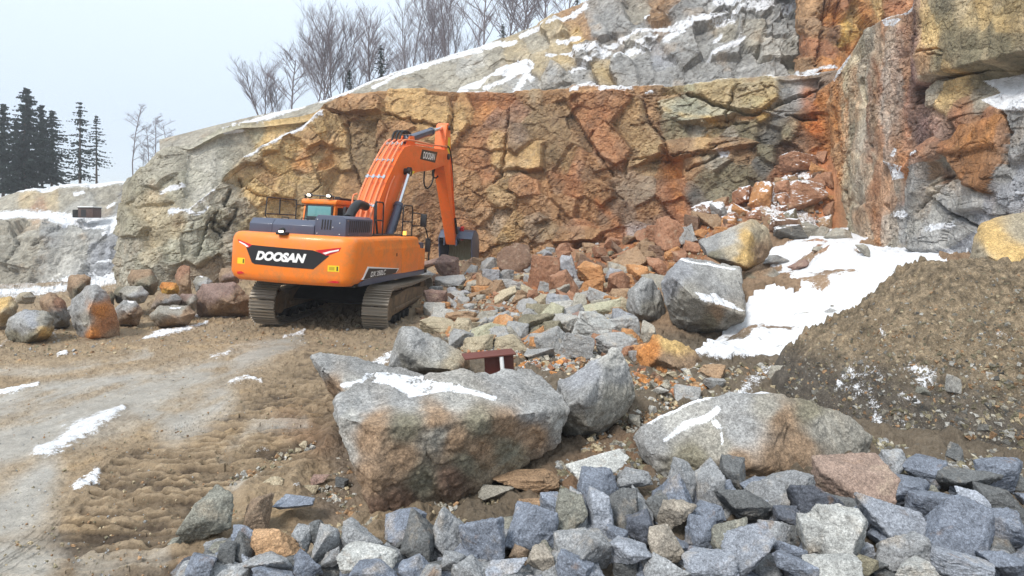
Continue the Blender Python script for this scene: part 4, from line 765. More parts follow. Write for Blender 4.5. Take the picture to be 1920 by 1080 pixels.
# cab
cb = MB(); cb.prism([(.05, 1.28), (.05, 2.5), (.10, 2.98), (1.35, 3.02), (1.78, 2.55), (1.86, 1.9), (1.80, 1.28)], .74, 1.70); cab = cb.build('cab', 'orange', ex, bevel=.05, seg=3)
MB().prism([(.03, 2.96), (.02, 3.04), (.10, 3.10), (1.35, 3.12), (1.50, 3.03), (1.45, 2.97)], .70, 1.74).build('roof', 'orange', cab, bevel=.03)
MB().prism([(.84, 2.45), (.84, 2.90), (1.56, 2.90), (1.60, 2.45)], .025, .10, ax='x').build('rear_window', 'glass', cab, bevel=.01)
MB().prism([(.79, 2.41), (.80, 2.94), (1.60, 2.94), (1.65, 2.41)], .037, .09, ax='x').build('window_frame', 'black', cab, bevel=.01)
for y in (.728, 1.70): MB().prism([(.22, 2.1), (.22, 2.88), (.95, 2.90), (.95, 2.1)], y, y+.012).prism([(1.03, 2.0), (1.03, 2.90), (1.34, 2.90), (1.68, 2.5), (1.72, 2.0)], y, y+.012).build('side_window', 'glass' if y > 1 else 'decal_black', cab)
MB().prism([(1.40, 2.98), (1.80, 2.56), (1.87, 1.9), (1.88, 1.5), (1.90, 1.9), (1.83, 2.58), (1.43, 3.0)], .80, 1.64).build('windscreen', 'glass', cab)
rk = MB(); rk.tube([(.06, .78, 3.19), (.06, 1.68, 3.19)], .018, 8); 
for y in (.80, 1.2, 1.64): rk.tube([(.06, y, 3.10), (.06, y, 3.19)], .016, 6)
rk.build('lamp_rail', 'black', cab)
for y in (1.50, .92):
    w = MB().cyl((.10, y, 3.19), (.0, y, 3.18), .066, 18).build('work_lamp', 'black', cab); MB().cyl((.0, y, 3.19), (-.012, y, 3.18), .056, 18).build('lens', 'lamp', w)
MB().cyl((.5, .9, 3.10), (.5, .9, 3.2), .08, 16).box(.3, 1.3, .72, .80, 3.11, 3.17).build('roof_gear', 'black', cab, bevel=.01)
MB().prism([(.1, 2.24), (.1, 2.92), (.7, 2.90), (1.3, 2.5), (1.3, 2.24)], .44, .52).build('hose_guard', 'black', ex, bevel=.02)
# handrails
lh = MB(); x0, x1 = -2.0, -.75
for a in ([(x0, 1.42, 2.2), (x0, 1.42, 2.50), (x0-.10, 1.42, 2.58), (x0-.05, 1.42, 3.02), (x1, 1.42, 3.02), (x1, 1.42, 2.2)], [(x0-.04, 1.42, 2.62), (x1, 1.42, 2.62)], [(x0+.5, 1.42, 3.02), (x0+.5, 1.42, 2.62)], [(x1, 1.42, 2.9), (-.2, 1.42, 2.9), (-.2, 1.42, 2.3)]): lh.tube(a, .017, 7)
lh.build('handrail', 'black', ex)
for G_ in (([(-1.2, -.98, 2.2), (-1.2, -.98, 3.0), (-1.14, -.98, 3.06), (-.72, -.98, 3.06), (-.66, -.98, 3.0), (-.66, -.98, 2.2)], [(-1.2, -.98, 2.6), (-.66, -.98, 2.6)]),
          ([(-.1, -1.30, 2.2), (-.1, -1.30, 2.98), (-.04, -1.30, 3.04), (.55, -1.30, 3.04), (.6, -1.30, 2.98), (.62, -1.30, 2.2)], [(-.1, -1.30, 2.6), (.62, -1.30, 2.6)], [(.62, -1.30, 2.86), (1.15, -1.42, 2.84), (1.15, -1.42, 2.5), (.62, -1.3, 2.5)])):
    rh = MB()
    for a in G_: rh.tube(a, .019, 7)
    rh.build('handrail', 'black', ex)
mi = MB().tube([(1.0, -1.42, 2.72), (1.25, -1.5, 2.4), (1.6, -1.5, 2.0), (1.62, -1.5, 1.5)], .02, 7).build('mirror_pole', 'black', ex)
MB().box(.98, 1.06, -1.58, -1.40, 2.48, 2.84).build('mirror', 'black', mi, bevel=.02)
MB().box(1.5, 1.6, -1.55, -1.40, 1.75, 2.15).build('lower_mirror', 'black', mi, bevel=.02)
MB().cyl((.45, -1.15, 2.2), (.45, -1.15, 2.34), .06, 16).build('beacon', 'beacon', ex)
MB().box(.1, .7, -1.3, -.9, 2.2, 2.23).build('tread_plate', 'black', ex)
# --- boom
BY = -.15
def yb(y): return BY+y
boom = MB(); prof = [(.05, 1.78), (-.02, 2.25), (.20, 3.05), (.75, 3.75), (1.55, 4.55), (1.95, 4.85), (2.5, 5.0), (4.2, 5.15), (6.3, 5.36), (6.62, 5.22), (6.60, 4.98), (6.25, 4.80), (4.6, 4.42), (3.2, 4.22), (2.5, 4.02), (1.98, 3.78), (1.18, 2.72), (.74, 2.02), (.42, 1.72)]
boom.prism(prof, yb(-.30), yb(.30)); bm_ = boom.build('boom', 'orange_arm', ex, bevel=.02)
MB().prism([(2.45, 4.95), (2.8, 5.32), (3.1, 5.36), (3.3, 5.04)], yb(-.16), yb(-.10)).prism([(2.45, 4.95), (2.8, 5.32), (3.1, 5.36), (3.3, 5.04)], yb(.10), yb(.16)).build('cylinder_bracket', 'orange_arm', bm_, bevel=.01)
MB().cyl((2.05, yb(-.42), 4.12), (2.05, yb(.42), 4.12), .10, 20).cyl((2.05, yb(-.50), 4.12), (2.05, yb(-.40), 4.12), .14, 20).build('boom_pin', 'black', bm_)
lbp = MB().prism([(3.35, 4.66), (3.52, 5.0), (5.12, 5.12), (4.92, 4.72)], yb(-.306), yb(-.28)).build('name_plate', 'decal_black', bm_)
co, fc = lettering('DOOSAN', .24, shear=.2, bold=.03, width=1.25); MB().add([(x+4.24, yb(-.310), z+4.87+x*.07) for x, z, _ in co], fc).build('lettering', 'white', lbp, smooth=False)
MB().prism([(2.35, 3.95), (2.55, 4.2), (2.95, 4.22), (2.75, 4.1)], yb(-.305), yb(-.29)).build('yellow_sticker', 'yellow', bm_)
pp = MB()
for k, y in enumerate((-.28, -.13, .03, .20)):
    o_ = .10
    pts = [(-.10, y, 2.1), (-.28+k*.03, y, 2.45), (.02, y, 3.12), (.58, y, 3.88), (1.4, y, 4.70), (1.82, y, 5.0)]
    if k in (0, 3): pts += [(2.35, y*1.15, 5.12), (4.2, y*1.15, 5.26), (6.1, y*1.15, 5.46)]
    else: pts += [(2.2, y, 5.10), (2.6, y, 5.14)]
    pp.tube(arcpts([(x, yb(yy), z) for x, yy, z in pts], 6), .030, 8)
pp.tube(arcpts([(.4, yb(-.33), 2.4), (.55, yb(-.36), 3.1), (.9, yb(-.33), 3.6), (1.2, yb(-.33), 3.9)]), .022, 8); pp.tube(arcpts([(-.15, yb(.3), 2.7), (-.02, yb(.34), 3.2), (.1, yb(.28), 3.3)]), .022, 8)
pp.build('hydraulic_pipe', 'pipe', bm_)
for (x, z) in ((-.05, 2.98), (.52, 3.80), (1.05, 4.33), (1.7, 4.90)):
    cl = MB().tube([(x, yb(-.33), z+.01), (x, yb(.26), z+.01)], .022, 6)
    for y in (-.28, -.13, .03, .2): cl.cyl((x-.05, yb(y), z-.05), (x+.05, yb(y), z+.05), .045, 10)
    cl.build('pipe_clamp', 'chrome', bm_)
for y in (-.1, .02, .14): MB().tube(arcpts([(2.0, yb(y), 5.03), (2.15, yb(y), 5.3), (2.5, yb(y), 5.42), (2.95, yb(y*.8), 5.42)]), .032, 8).build('hose', 'rubber', bm_)
for k, y in enumerate((-.22, -.1)): MB().tube(arcpts([(6.2, yb(y), 5.48), (6.75+.08*k, yb(y), 5.5), (7.15+.08*k, yb(y), 5.1), (7.45+.08*k, yb(y), 4.4), (7.62, yb(y), 3.9)]), .035, 8).build('hose', 'rubber', bm_)
MB().tube(arcpts([(5.3, yb(.2), 4.6), (5.35, yb(.22), 4.05), (5.7, yb(.22), 3.85), (6.2, yb(.2), 4.1), (6.35, yb(.18), 4.7)]), .03, 8).build('hose', 'rubber', bm_)
MB().tube(arcpts([(5.9, yb(.1), 4.7), (6.0, yb(.12), 4.35), (6.35, yb(.1), 4.3), (6.7, yb(.1), 4.5)]), .03, 8).build('hose', 'rubber', bm_)
MB().tube(arcpts([(-.2, -.65, 2.2), (-.25, -.6, 2.7), (-.02, -.5, 3.05), (.1, -.45, 3.1)]), .03, 8).build('hose', 'rubber', bm_)

for s in (-1, 1):
    y = .44*s; cyl0 = MB().cyl((.62, yb(y), 2.0), (1.32, yb(y), 3.05), .115, 20).cyl((1.30, yb(y), 3.02), (1.36, yb(y), 3.11), .13, 20).cyl((.62, yb(y-.09), 2.0), (.62, yb(y+.09), 2.0), .14, 16).build('boom_cylinder', 'slate', ex)
    MB().cyl((1.32, yb(y), 3.05), (2.05, yb(y), 4.12), .066, 18).build('cylinder_rod', 'chrome', cyl0)
    MB().tube([(.85, yb(y+.13*s), 2.3), (1.3, yb(y+.13*s), 2.98)], .02, 6).build('feed_pipe', 'black', cyl0)
# --- arm with its cylinder
arm = MB(); arm.prism([(6.32, 5.98), (6.40, 6.32), (6.62, 6.42), (6.84, 6.30), (7.10, 5.4), (7.28, 4.9), (8.45, 2.2), (8.66, 1.9), (8.60, 1.74), (8.42, 1.74), (8.28, 1.95), (6.35, 4.62), (6.20, 4.95), (6.25, 5.3)], yb(-.21), yb(.21)); ar = arm.build('arm', 'orange_arm', ex, bevel=.02)
MB().prism([(6.55, 5.2), (6.62, 5.9), (6.85, 5.9), (6.98, 5.3)], yb(-.216), yb(-.2)).build('yellow_sticker', 'yellow', ar)
MB().cyl((6.42, yb(-.36), 5.12), (6.42, yb(.36), 5.12), .11, 20).cyl((6.62, yb(-.26), 6.24), (6.62, yb(.26), 6.24), .09, 18).build('arm_pin', 'black', ar)
MB().tube(arcpts([(6.9, yb(-.2), 5.3), (7.25, yb(-.235), 4.6), (7.75, yb(-.235), 3.4), (8.05, yb(-.235), 2.75)]), .026, 8).build('arm_pipe', 'orange_arm', ar)
ac = MB().cyl((3.0, yb(0), 5.24), (5.15, yb(0), 5.85), .125, 20).cyl((5.1, yb(0), 5.83), (5.22, yb(0), 5.87), .15, 20).cyl((2.98, yb(-.12), 5.23), (2.98, yb(.12), 5.23), .15, 16).build('arm_cylinder', 'slate', ex)
MB().cyl((5.2, yb(0), 5.86), (6.62, yb(0), 6.24), .07, 18).build('cylinder_rod', 'chrome', ac)
MB().tube([(3.1, yb(-.13), 5.35), (5.1, yb(-.13), 5.92)], .02, 6).tube([(3.1, yb(.13), 5.35), (5.1, yb(.13), 5.92)], .02, 6).build('feed_pipe', 'slate', ac)
bc = MB().cyl((7.05, yb(0), 4.95), (8.35, yb(0), 3.0), .10, 18).build('bucket_cylinder', 'slate', ex); MB().cyl((8.35, yb(0), 3.0), (8.78, yb(0), 2.4), .06, 14).build('cylinder_rod', 'chrome', bc)
MB().cyl((8.02, yb(-.235), 2.85), (8.30, yb(-.28), 2.2), .05, 12).build('arm_hose_guard', 'black', ar)
MB().prism([(8.25, 2.35), (8.38, 2.5), (8.86, 2.45), (8.80, 2.28)], yb(-.30), yb(-.24)).prism([(8.25, 2.35), (8.38, 2.5), (8.86, 2.45), (8.80, 2.28)], yb(.24), yb(.30)).build('link', 'slate', ex, bevel=.01)
MB().prism([(8.66, 2.45), (8.86, 2.52), (8.98, 2.0), (8.80, 1.92)], yb(-.42), yb(-.30)).prism([(8.66, 2.45), (8.86, 2.52), (8.98, 2.0), (8.80, 1.92)], yb(.1), yb(.2)).build('red_link', 'red', ex, bevel=.01)
# --- bucket: curved shell open towards the machine, ribs inside, side plates, teeth
W0, W1 = -1.02, .34
shell = [(8.35, 2.02), (8.62, 2.30), (9.0, 2.38), (9.4, 2.22), (9.68, 1.88), (9.76, 1.45), (9.60, .95), (9.22, .62), (8.72, .52)]
def offset_in(pts, t):
    out = []
    for i, p in enumerate(pts):
        a = Vector(pts[max(i-1, 0)]); c = Vector(pts[min(i+1, len(pts)-1)]); d_ = (c-a).normalized(); nn = Vector((-d_.y, d_.x))
        cc = Vector((8.9, 1.5)); nn = nn if nn.dot(cc-Vector(p)) > 0 else -nn; out.append(tuple(Vector(p)+nn*t))
    return out
bk = MB(); inn = offset_in(shell, .05); bk.prism(shell+inn[::-1], W0, W1); bucket = bk.build('bucket', 'slate', ex, bevel=.008)
lo_in = offset_in(shell[3:], .052); lo_in2 = offset_in(shell[3:], .068); MB().prism(lo_in+lo_in2[::-1], W0+.05, W1-.05).build('liner', 'bucket_in', bucket)
rb = MB()
for k in range(11):
    y = W0+.12+k*(W1-W0-.24)/10; a = offset_in(shell[4:], .066); c = offset_in(shell[4:], .10); rb.prism(a+c[::-1], y-.022, y+.022)
rb.build('rib', 'bucket_in', bucket)
for y in (W0-.03, W1): MB().prism(shell+[(8.5, .58), (8.55, 1.2), (8.4, 1.75)], y, y+.035).build('side_plate', 'slate', bucket, bevel=.006)
for k in range(5):
    y = W0+.16+k*(W1-W0-.32)/4; MB().prism([(8.84, .48), (8.84, .60), (8.60, .60), (8.38, .52), (8.60, .48)], y-.07, y+.07).build('tooth', 'bucket_in', bucket, bevel=.012)
MB().prism([(8.30, 1.70), (8.30, 2.05), (8.85, 2.50), (9.15, 2.40), (8.7, 1.80)], yb(-.28), yb(-.23)).prism([(8.30, 1.70), (8.30, 2.05), (8.85, 2.50), (9.15, 2.40), (8.7, 1.80)], yb(.23), yb(.28)).build('ear', 'slate', bucket, bevel=.01)
MB().cyl((8.48, yb(-.32), 1.93), (8.48, yb(.32), 1.93), .075, 16).build('bucket_pin', 'black', bucket)
# ---------------------------------------------------------------- rocks
def hull_mesh(points, vox, smooth_it=2, amp=.03, seed=0, s=1.0, fac=.5, chip=True, extra=()):
    """convex hulls of the point sets, fused by a voxel remesh, edges worn, surface broken up"""
    bm = bmesh.new()
    for pts in (points, *extra):
        vs_ = [bm.verts.new(Vector(p)) for p in pts]
        r = bmesh.ops.convex_hull(bm, input=vs_)
        junk = [e for e in r['geom_interior'] if isinstance(e, bmesh.types.BMVert)]
        bmesh.ops.delete(bm, geom=junk, context='VERTS')
    me = bpy.data.meshes.new('tmp'); bm.to_mesh(me); bm.free()
    o = bpy.data.objects.new('tmp', me); C.objects.link(o); md = o.modifiers.new('r', 'REMESH'); md.mode = 'VOXEL'; md.voxel_size = vox; md.use_smooth_shade = True
    dg = bpy.context.evaluated_depsgraph_get(); m2 = bpy.data.meshes.new_from_object(o.evaluated_get(dg)); bpy.data.objects.remove(o); bpy.data.meshes.remove(me)
    n = len(m2.vertices); co = np.empty(n*3); m2.vertices.foreach_get('co', co); co = co.reshape(-1, 3)
    ne = len(m2.edges); ed = np.empty(ne*2, int); m2.edges.foreach_get('vertices', ed); ed = ed.reshape(-1, 2)
    for _ in range(smooth_it):
        acc = np.zeros((n, 3)); cnt = np.zeros(n); np.add.at(acc, ed[:, 0], co[ed[:, 1]]); np.add.at(acc, ed[:, 1], co[ed[:, 0]]); np.add.at(cnt, ed[:, 0], 1); np.add.at(cnt, ed[:, 1], 1)
        co = co*.6+.4*acc/np.maximum(cnt, 1)[:, None]
    m2.vertices.foreach_set('co', co.ravel()); m2.update(); nr = np.empty(n*3); m2.vertices.foreach_get('normal', nr); nr = nr.reshape(-1, 3)
    f, _ = facets(co, 2.4/s, seed, .20*s, .55, .02*s, .03*s); f2, _ = facets(co, 7/s, seed+9, .05*s, .45)
    d = fac*f*.4 + fac*f2*.7 + amp*(fbm(co, 2.2/s, 5, seed+20, .55)*.9) + amp*.35*fbm(co, 14/s, 3, seed+22)
    if chip:
        c = fbm(co, 3.2/s, 2, seed+31); d = d - sstep(.25, .6, c)*.03*s
    co = co + nr*d[:, None]; m2.vertices.foreach_set('co', co.ravel()); m2.update()
    m2.polygons.foreach_set('use_smooth', [True]*len(m2.polygons)); return m2, co, nr
HK = .84
def hero(name, outline, D, ridge, thick, blobs, label, cat='boulder', snow=(), vox=.03, amp=.03, tilt=0.0, seed=1, snowup=0, group=None, fac=.5, sink=0, backk=.8, warp=6, s=1.0, dark=None):
    """outline and ridge points come from the photograph; depth D and thickness give the real body. blobs: (px,py,colour)"""
    pts = []; cx = sum(p[0] for p in outline)/len(outline); cy = sum(p[1] for p in outline)/len(outline)
    for p in outline:
        dd = p[2] if len(p) > 2 else .35*thick
        pts.append(at(p[0], p[1], D+dd)); pts.append(at(cx+(p[0]-cx)*backk, cy+(p[1]-cy)*backk+2, D+thick))
    for p in ridge: pts.append(at(p[0], p[1], D+p[2]))
    c = np.mean(pts, 0); me, co, nr = hull_mesh([p-c for p in pts], vox, 1, amp, seed, s, fac)
    W = co+c; px, py = proj(W); n = fbm(W, 1.6, 3, seed+3); n2 = fbm(W+5, 1.6, 3, seed+4)
    qx, qy = px+n*warp*2+fbm(W, 9, 2, seed)*warp*.7, py+n2*warp*2
    num = 0; den = 0
    for (bx, by, bc) in blobs: w = 1/(((qx-bx)**2+(qy-by)**2)**2+1e3); num = num+w[:, None]*np.array(lin(desat(PAL[bc] if isinstance(bc, str) else bc, .15 if bc in ('OR', 'OY', 'OC') and isinstance(bc, str) else .42), HK)); den = den+w
    col = num/den[:, None]; col *= (1+.18*fbm(W, 2.5, 4, seed+8))[:, None]
    sn = np.zeros(len(co))
    for sp in snow:
        if len(sp) == 2 and not isinstance(sp[1], (tuple, list)): v = .95*np.exp(-(sdist(qx, qy, sp[0])/sp[1])**2*.9)
        else: v = inpoly(qx, qy, sp)*.74
        sn = np.maximum(sn, v*(.55+.45*sstep(-.2, .3, nr[:, 2])))
    if snowup: sn = np.maximum(sn, sstep(.6, .9, nr[:, 2])*snowup)
    me.name = name; set_col(me, np.clip(col, .01, .8), sn); me.materials.clear(); me.materials.append(M['boulder']); o = obj(name, me); o.location = c
    tag(o, label, cat, group); return o
HEROES = []
def H(*a, **k): o = hero(*a, **k); HEROES.append(o); return o
# big block in the middle foreground and its neighbours
H('boulder', [(628, 745, .6), (640, 738, .8), (700, 706, 1.3), (850, 702, 1.4), (960, 692, 1.5), (1000, 700, 1.4), (1058, 738, 1.0), (1066, 770, .8), (1050, 830, .8), (990, 855, .6), (900, 915, .35), (820, 960, .15), (700, 985, -.05), (665, 880, .0), (636, 785, .1)], 4.72,
  [(640, 783, .02), (720, 800, -.18), (900, 785, .05), (1010, 772, .45), (690, 935, -.12), (850, 880, .15)], 2.0,
  [(680, 760, 'GY'), (760, 750, 'GY'), (850, 745, 'HG'), (950, 720, 'GY'), (1020, 745, 'GY'), (1000, 770, 'GY'), (660, 790, 'HG'), (640, 770, 'GY'), (700, 830, 'BR'), (760, 800, 'OL'), (760, 860, 'BR'), (700, 900, 'BR'), (820, 820, 'SL'), (860, 830, 'BR'), (900, 800, 'OL'), (950, 800, 'BR'), (1000, 810, 'BR'), (900, 850, 'BR'), (820, 790, 'BR'), (700, 800, 'BR'),
   (800, 900, 'OL'), (950, 850, 'OL'), (850, 900, 'DR'), (720, 955, 'DR'), (760, 940, 'DR'), (650, 850, 'HG'), (1045, 800, 'HG'), (880, 870, 'OL')],
  'huge grey-topped block with a brown broken front face, biggest boulder in the middle foreground', snow=[[(720, 700), (760, 705), (840, 722), (905, 735), (930, 742), (850, 738), (790, 748), (755, 742), (740, 730), (700, 715)], ([(770, 748), (850, 735), (925, 742)], 4)], vox=.015, amp=.045, seed=101, warp=7, s=.9)
H('boulder', [(582, 668), (600, 660), (650, 664), (720, 690), (800, 705), (760, 740), (640, 760), (622, 745), (600, 700)], 6.6, [(600, 690, -.2), (650, 745, -.4), (720, 730, -.2)], 1.3, [(600, 680, 'GY'), (680, 680, 'GY'), (650, 720, 'HG'), (632, 725, 'BR'), (700, 740, 'GY')],
  'flat grey slab lying behind the huge block, at its left end', snow=[[(690, 698), (740, 702), (800, 715), (720, 735), (660, 722)], ([(640, 722), (690, 716)], 5)], vox=.02, seed=102)
H('boulder', [(1045, 715), (1090, 690), (1148, 652), (1160, 655), (1180, 690), (1192, 740), (1180, 775), (1120, 820), (1060, 840, .5), (1040, 790), (1042, 740)], 5.9, [(1062, 762, -.2), (1092, 745, -.30), (1105, 805, -.1)], 1.2,
  [(1080, 710, 'GB'), (1110, 690, 'GB'), (1140, 670, 'HG'), (1095, 740, 'GY'), (1160, 700, 'GY'), (1150, 740, 'SL'), (1120, 780, 'SL'), (1080, 800, 'SL'), (1170, 740, 'SL'), (1050, 760, 'GY')], 'pointed blue-grey boulder leaning against the right end of the huge block', vox=.016, amp=.03, seed=103)
H('boulder', [(728, 690, .3), (740, 650), (752, 612), (775, 612), (830, 640), (880, 672), (884, 690), (862, 706), (800, 705), (745, 700)], 7.6, [(750, 660, -.15), (800, 690, -.3), (770, 640, -.1), (855, 695, -.1)], 1.1,
  [(780, 640, 'GY'), (820, 660, 'HG'), (850, 680, 'BE'), (750, 680, 'SL'), (790, 695, 'SL'), (762, 670, 'DG'), (872, 690, 'BR'), (735, 680, 'GY')], 'pale tilted block sloping down to the rusty steel beam', vox=.02, seed=104)
H('boulder', [(1184, 820), (1200, 800), (1280, 760), (1360, 736), (1430, 732), (1530, 752), (1590, 785), (1640, 818), (1630, 860), (1560, 895, .1), (1460, 925, .0), (1300, 925, .0), (1240, 900, .1), (1200, 860, .3)], 5.25, [(1215, 850, .1), (1420, 870, -.22), (1450, 775, .1)], 1.2,
  [(1220, 820, 'GY'), (1280, 790, 'HG'), (1380, 750, 'GY'), (1330, 830, 'SL'), (1300, 860, 'OL'), (1400, 800, 'GY'), (1440, 770, 'SL'), (1470, 790, 'BR'), (1500, 840, 'BR'), (1460, 870, 'BR'), (1540, 800, 'SL'), (1600, 830, 'SL'), (1380, 870, 'BR'), (1350, 845, 'SL'), (1385, 815, 'GY'), (1520, 770, 'OL'), (1590, 860, 'SL')],
  'broad rounded slab, half grey and half ochre, above the blue-grey stone heap', snow=[([(1215, 792), (1290, 758), (1360, 735), (1440, 732)], 5), ([(1250, 828), (1285, 800), (1330, 785), (1350, 770)], 7), ([(1342, 795), (1350, 805)], 7), ([(1350, 815), (1352, 835)], 3)], vox=.016, amp=.03, seed=105, s=.8)
# boulders on the right by the snow
H('boulder', [(1240, 530, .5), (1256, 500), (1278, 482), (1320, 486), (1388, 502), (1392, 560), (1397, 590), (1392, 610), (1340, 640, .6), (1290, 640, .6), (1262, 610, .5), (1248, 570, .3)], 11.0, [(1262, 520, -.25), (1300, 556, -.6), (1396, 592, -.35)], 2.0,
  [(1320, 510, 'GY'), (1350, 540, 'GY'), (1270, 500, 'GB'), (1250, 530, 'GB'), (1370, 520, 'HG'), (1280, 560, 'SL'), (1300, 580, 'SL'), (1330, 600, 'OL'), (1360, 600, 'SL'), (1290, 620, 'DG'), (1340, 625, 'DG'), (1340, 590, 'BR')], 'large grey block with a snowy notch in front, by the snow slope', snow=[[(1302, 545), (1340, 550), (1370, 568), (1394, 584), (1360, 578), (1310, 560)], ([(1280, 484), (1330, 490), (1380, 502)], 2.5)], vox=.026, amp=.04, seed=106)
H('boulder', [(1310, 452), (1340, 440), (1392, 424), (1410, 408), (1440, 428), (1450, 462), (1432, 490), (1400, 508), (1360, 500), (1320, 478)], 13.6, [(1330, 480, -.2), (1370, 490, -.5), (1400, 500, -.5), (1405, 440, -.3)], 1.8,
  [(1340, 455, 'GY'), (1370, 445, 'HG'), (1320, 465, 'GY'), (1400, 450, 'OC'), (1420, 440, 'BE'), (1430, 470, 'BR'), (1395, 480, 'OC'), (1345, 480, 'OL'), (1360, 492, 'DG'), (1375, 470, 'BE')], 'grey and ochre boulder perched above the large grey block', vox=.03, amp=.035, seed=107)
H('boulder', [(1392, 512), (1450, 500), (1485, 535), (1490, 545), (1440, 560), (1410, 558), (1396, 540)], 13.0, [(1420, 540, -.3), (1460, 545, -.2)], 1.3, [(1420, 512, 'BR'), (1460, 525, 'SL'), (1430, 545, 'OL'), (1410, 530, 'OL')], 'olive boulder half sunk in snow beneath the perched ochre one', vox=.03, seed=108)
H('boulder', [(1175, 580), (1180, 545), (1205, 517), (1225, 522), (1243, 560), (1246, 600), (1215, 608), (1190, 600)], 11.6, [(1200, 590, -.25), (1190, 550, -.1)], 1.3, [(1200, 550, 'GY'), (1215, 580, 'SL'), (1235, 600, 'DG'), (1190, 570, 'GY')], 'tall grey boulder wedged left of the large grey block', vox=.03, seed=109)
H('boulder', [(1812, 500), (1830, 440), (1842, 418), (1880, 405), (1940, 392), (2060, 400), (2080, 520), (1960, 545), (1830, 530)], 8.9, [(1850, 480, -.3), (1900, 500, -.5), (1980, 470, -.4)], 1.6, [(1860, 450, 'OC'), (1900, 480, 'OC'), (1830, 480, 'BE'), (1920, 430, 'BE'), (2000, 470, 'OC')], 'pale sandy boulder above the gravel heap at the right edge', vox=.03, seed=110)
H('boulder', [(1195, 660), (1225, 625), (1270, 640), (1310, 670), (1318, 700), (1280, 720), (1200, 712)], 8.6, [(1230, 670, -.3), (1270, 690, -.3)], 1.1, [(1220, 660, 'OR'), (1250, 680, 'BR'), (1290, 690, 'BR'), (1260, 650, 'OC')], 'rusty crumbling boulder below the large grey block', vox=.03, amp=.09, seed=111)
# boulders along the left
H('boulder', [(130, 580), (135, 560), (165, 538), (180, 536), (205, 552), (220, 590), (224, 635), (200, 645), (150, 645), (138, 610)], 12.0, [(165, 590, -.35), (172, 630, -.35), (178, 550, -.1)], 1.0, [(145, 570, 'GY'), (150, 610, 'GY'), (160, 600, 'SL'), (190, 580, 'OR'), (200, 610, (190, 106, 46)), (210, 630, 'BR'), (175, 620, 'OR'), (180, 545, 'GY')], 'upright boulder with a grey left side and a bright orange right side', vox=.022, seed=121)
H('boulder', [(8, 625), (20, 598), (48, 577), (90, 582), (104, 596), (95, 630), (60, 654), (20, 645)], 11.4, [(40, 610, -.2), (75, 620, -.3), (50, 640, -.2)], 1.1, [(60, 595, 'GB'), (40, 610, 'GY'), (85, 595, 'SL'), (60, 630, 'OL'), (30, 630, 'OL'), (85, 620, 'OC')], 'squat boulder with a blue-grey top and olive front, leftmost by the mud', vox=.022, seed=122)
H('boulder', [(126, 540), (130, 516), (160, 512), (172, 520), (168, 545), (150, 572), (136, 570)], 14.2, [(145, 540, -.3)], .8, [(140, 530, 'BR'), (155, 550, 'OL'), (160, 520, 'BR')], 'tall brown boulder standing behind the upright orange-sided one', vox=.03, seed=123)
H('boulder', [(72, 560), (92, 545), (118, 560), (134, 590), (132, 612), (100, 616), (85, 600)], 13.2, [(100, 580, -.3), (115, 600, -.3)], 1.0, [(90, 560, 'BR'), (110, 570, 'RU'), (120, 600, 'DG'), (100, 600, 'DG')], 'rust-brown boulder with a dark base between the squat and the upright boulder', vox=.03, seed=124)
H('boulder', [(-30, 600), (-10, 560), (20, 556), (34, 570), (30, 600), (0, 612)], 13.0, [(5, 585, -.3)], 1.0, [(0, 570, 'OC'), (20, 590, 'BE')], 'ochre boulder at the left edge behind the squat blue-grey one', vox=.03, seed=125)
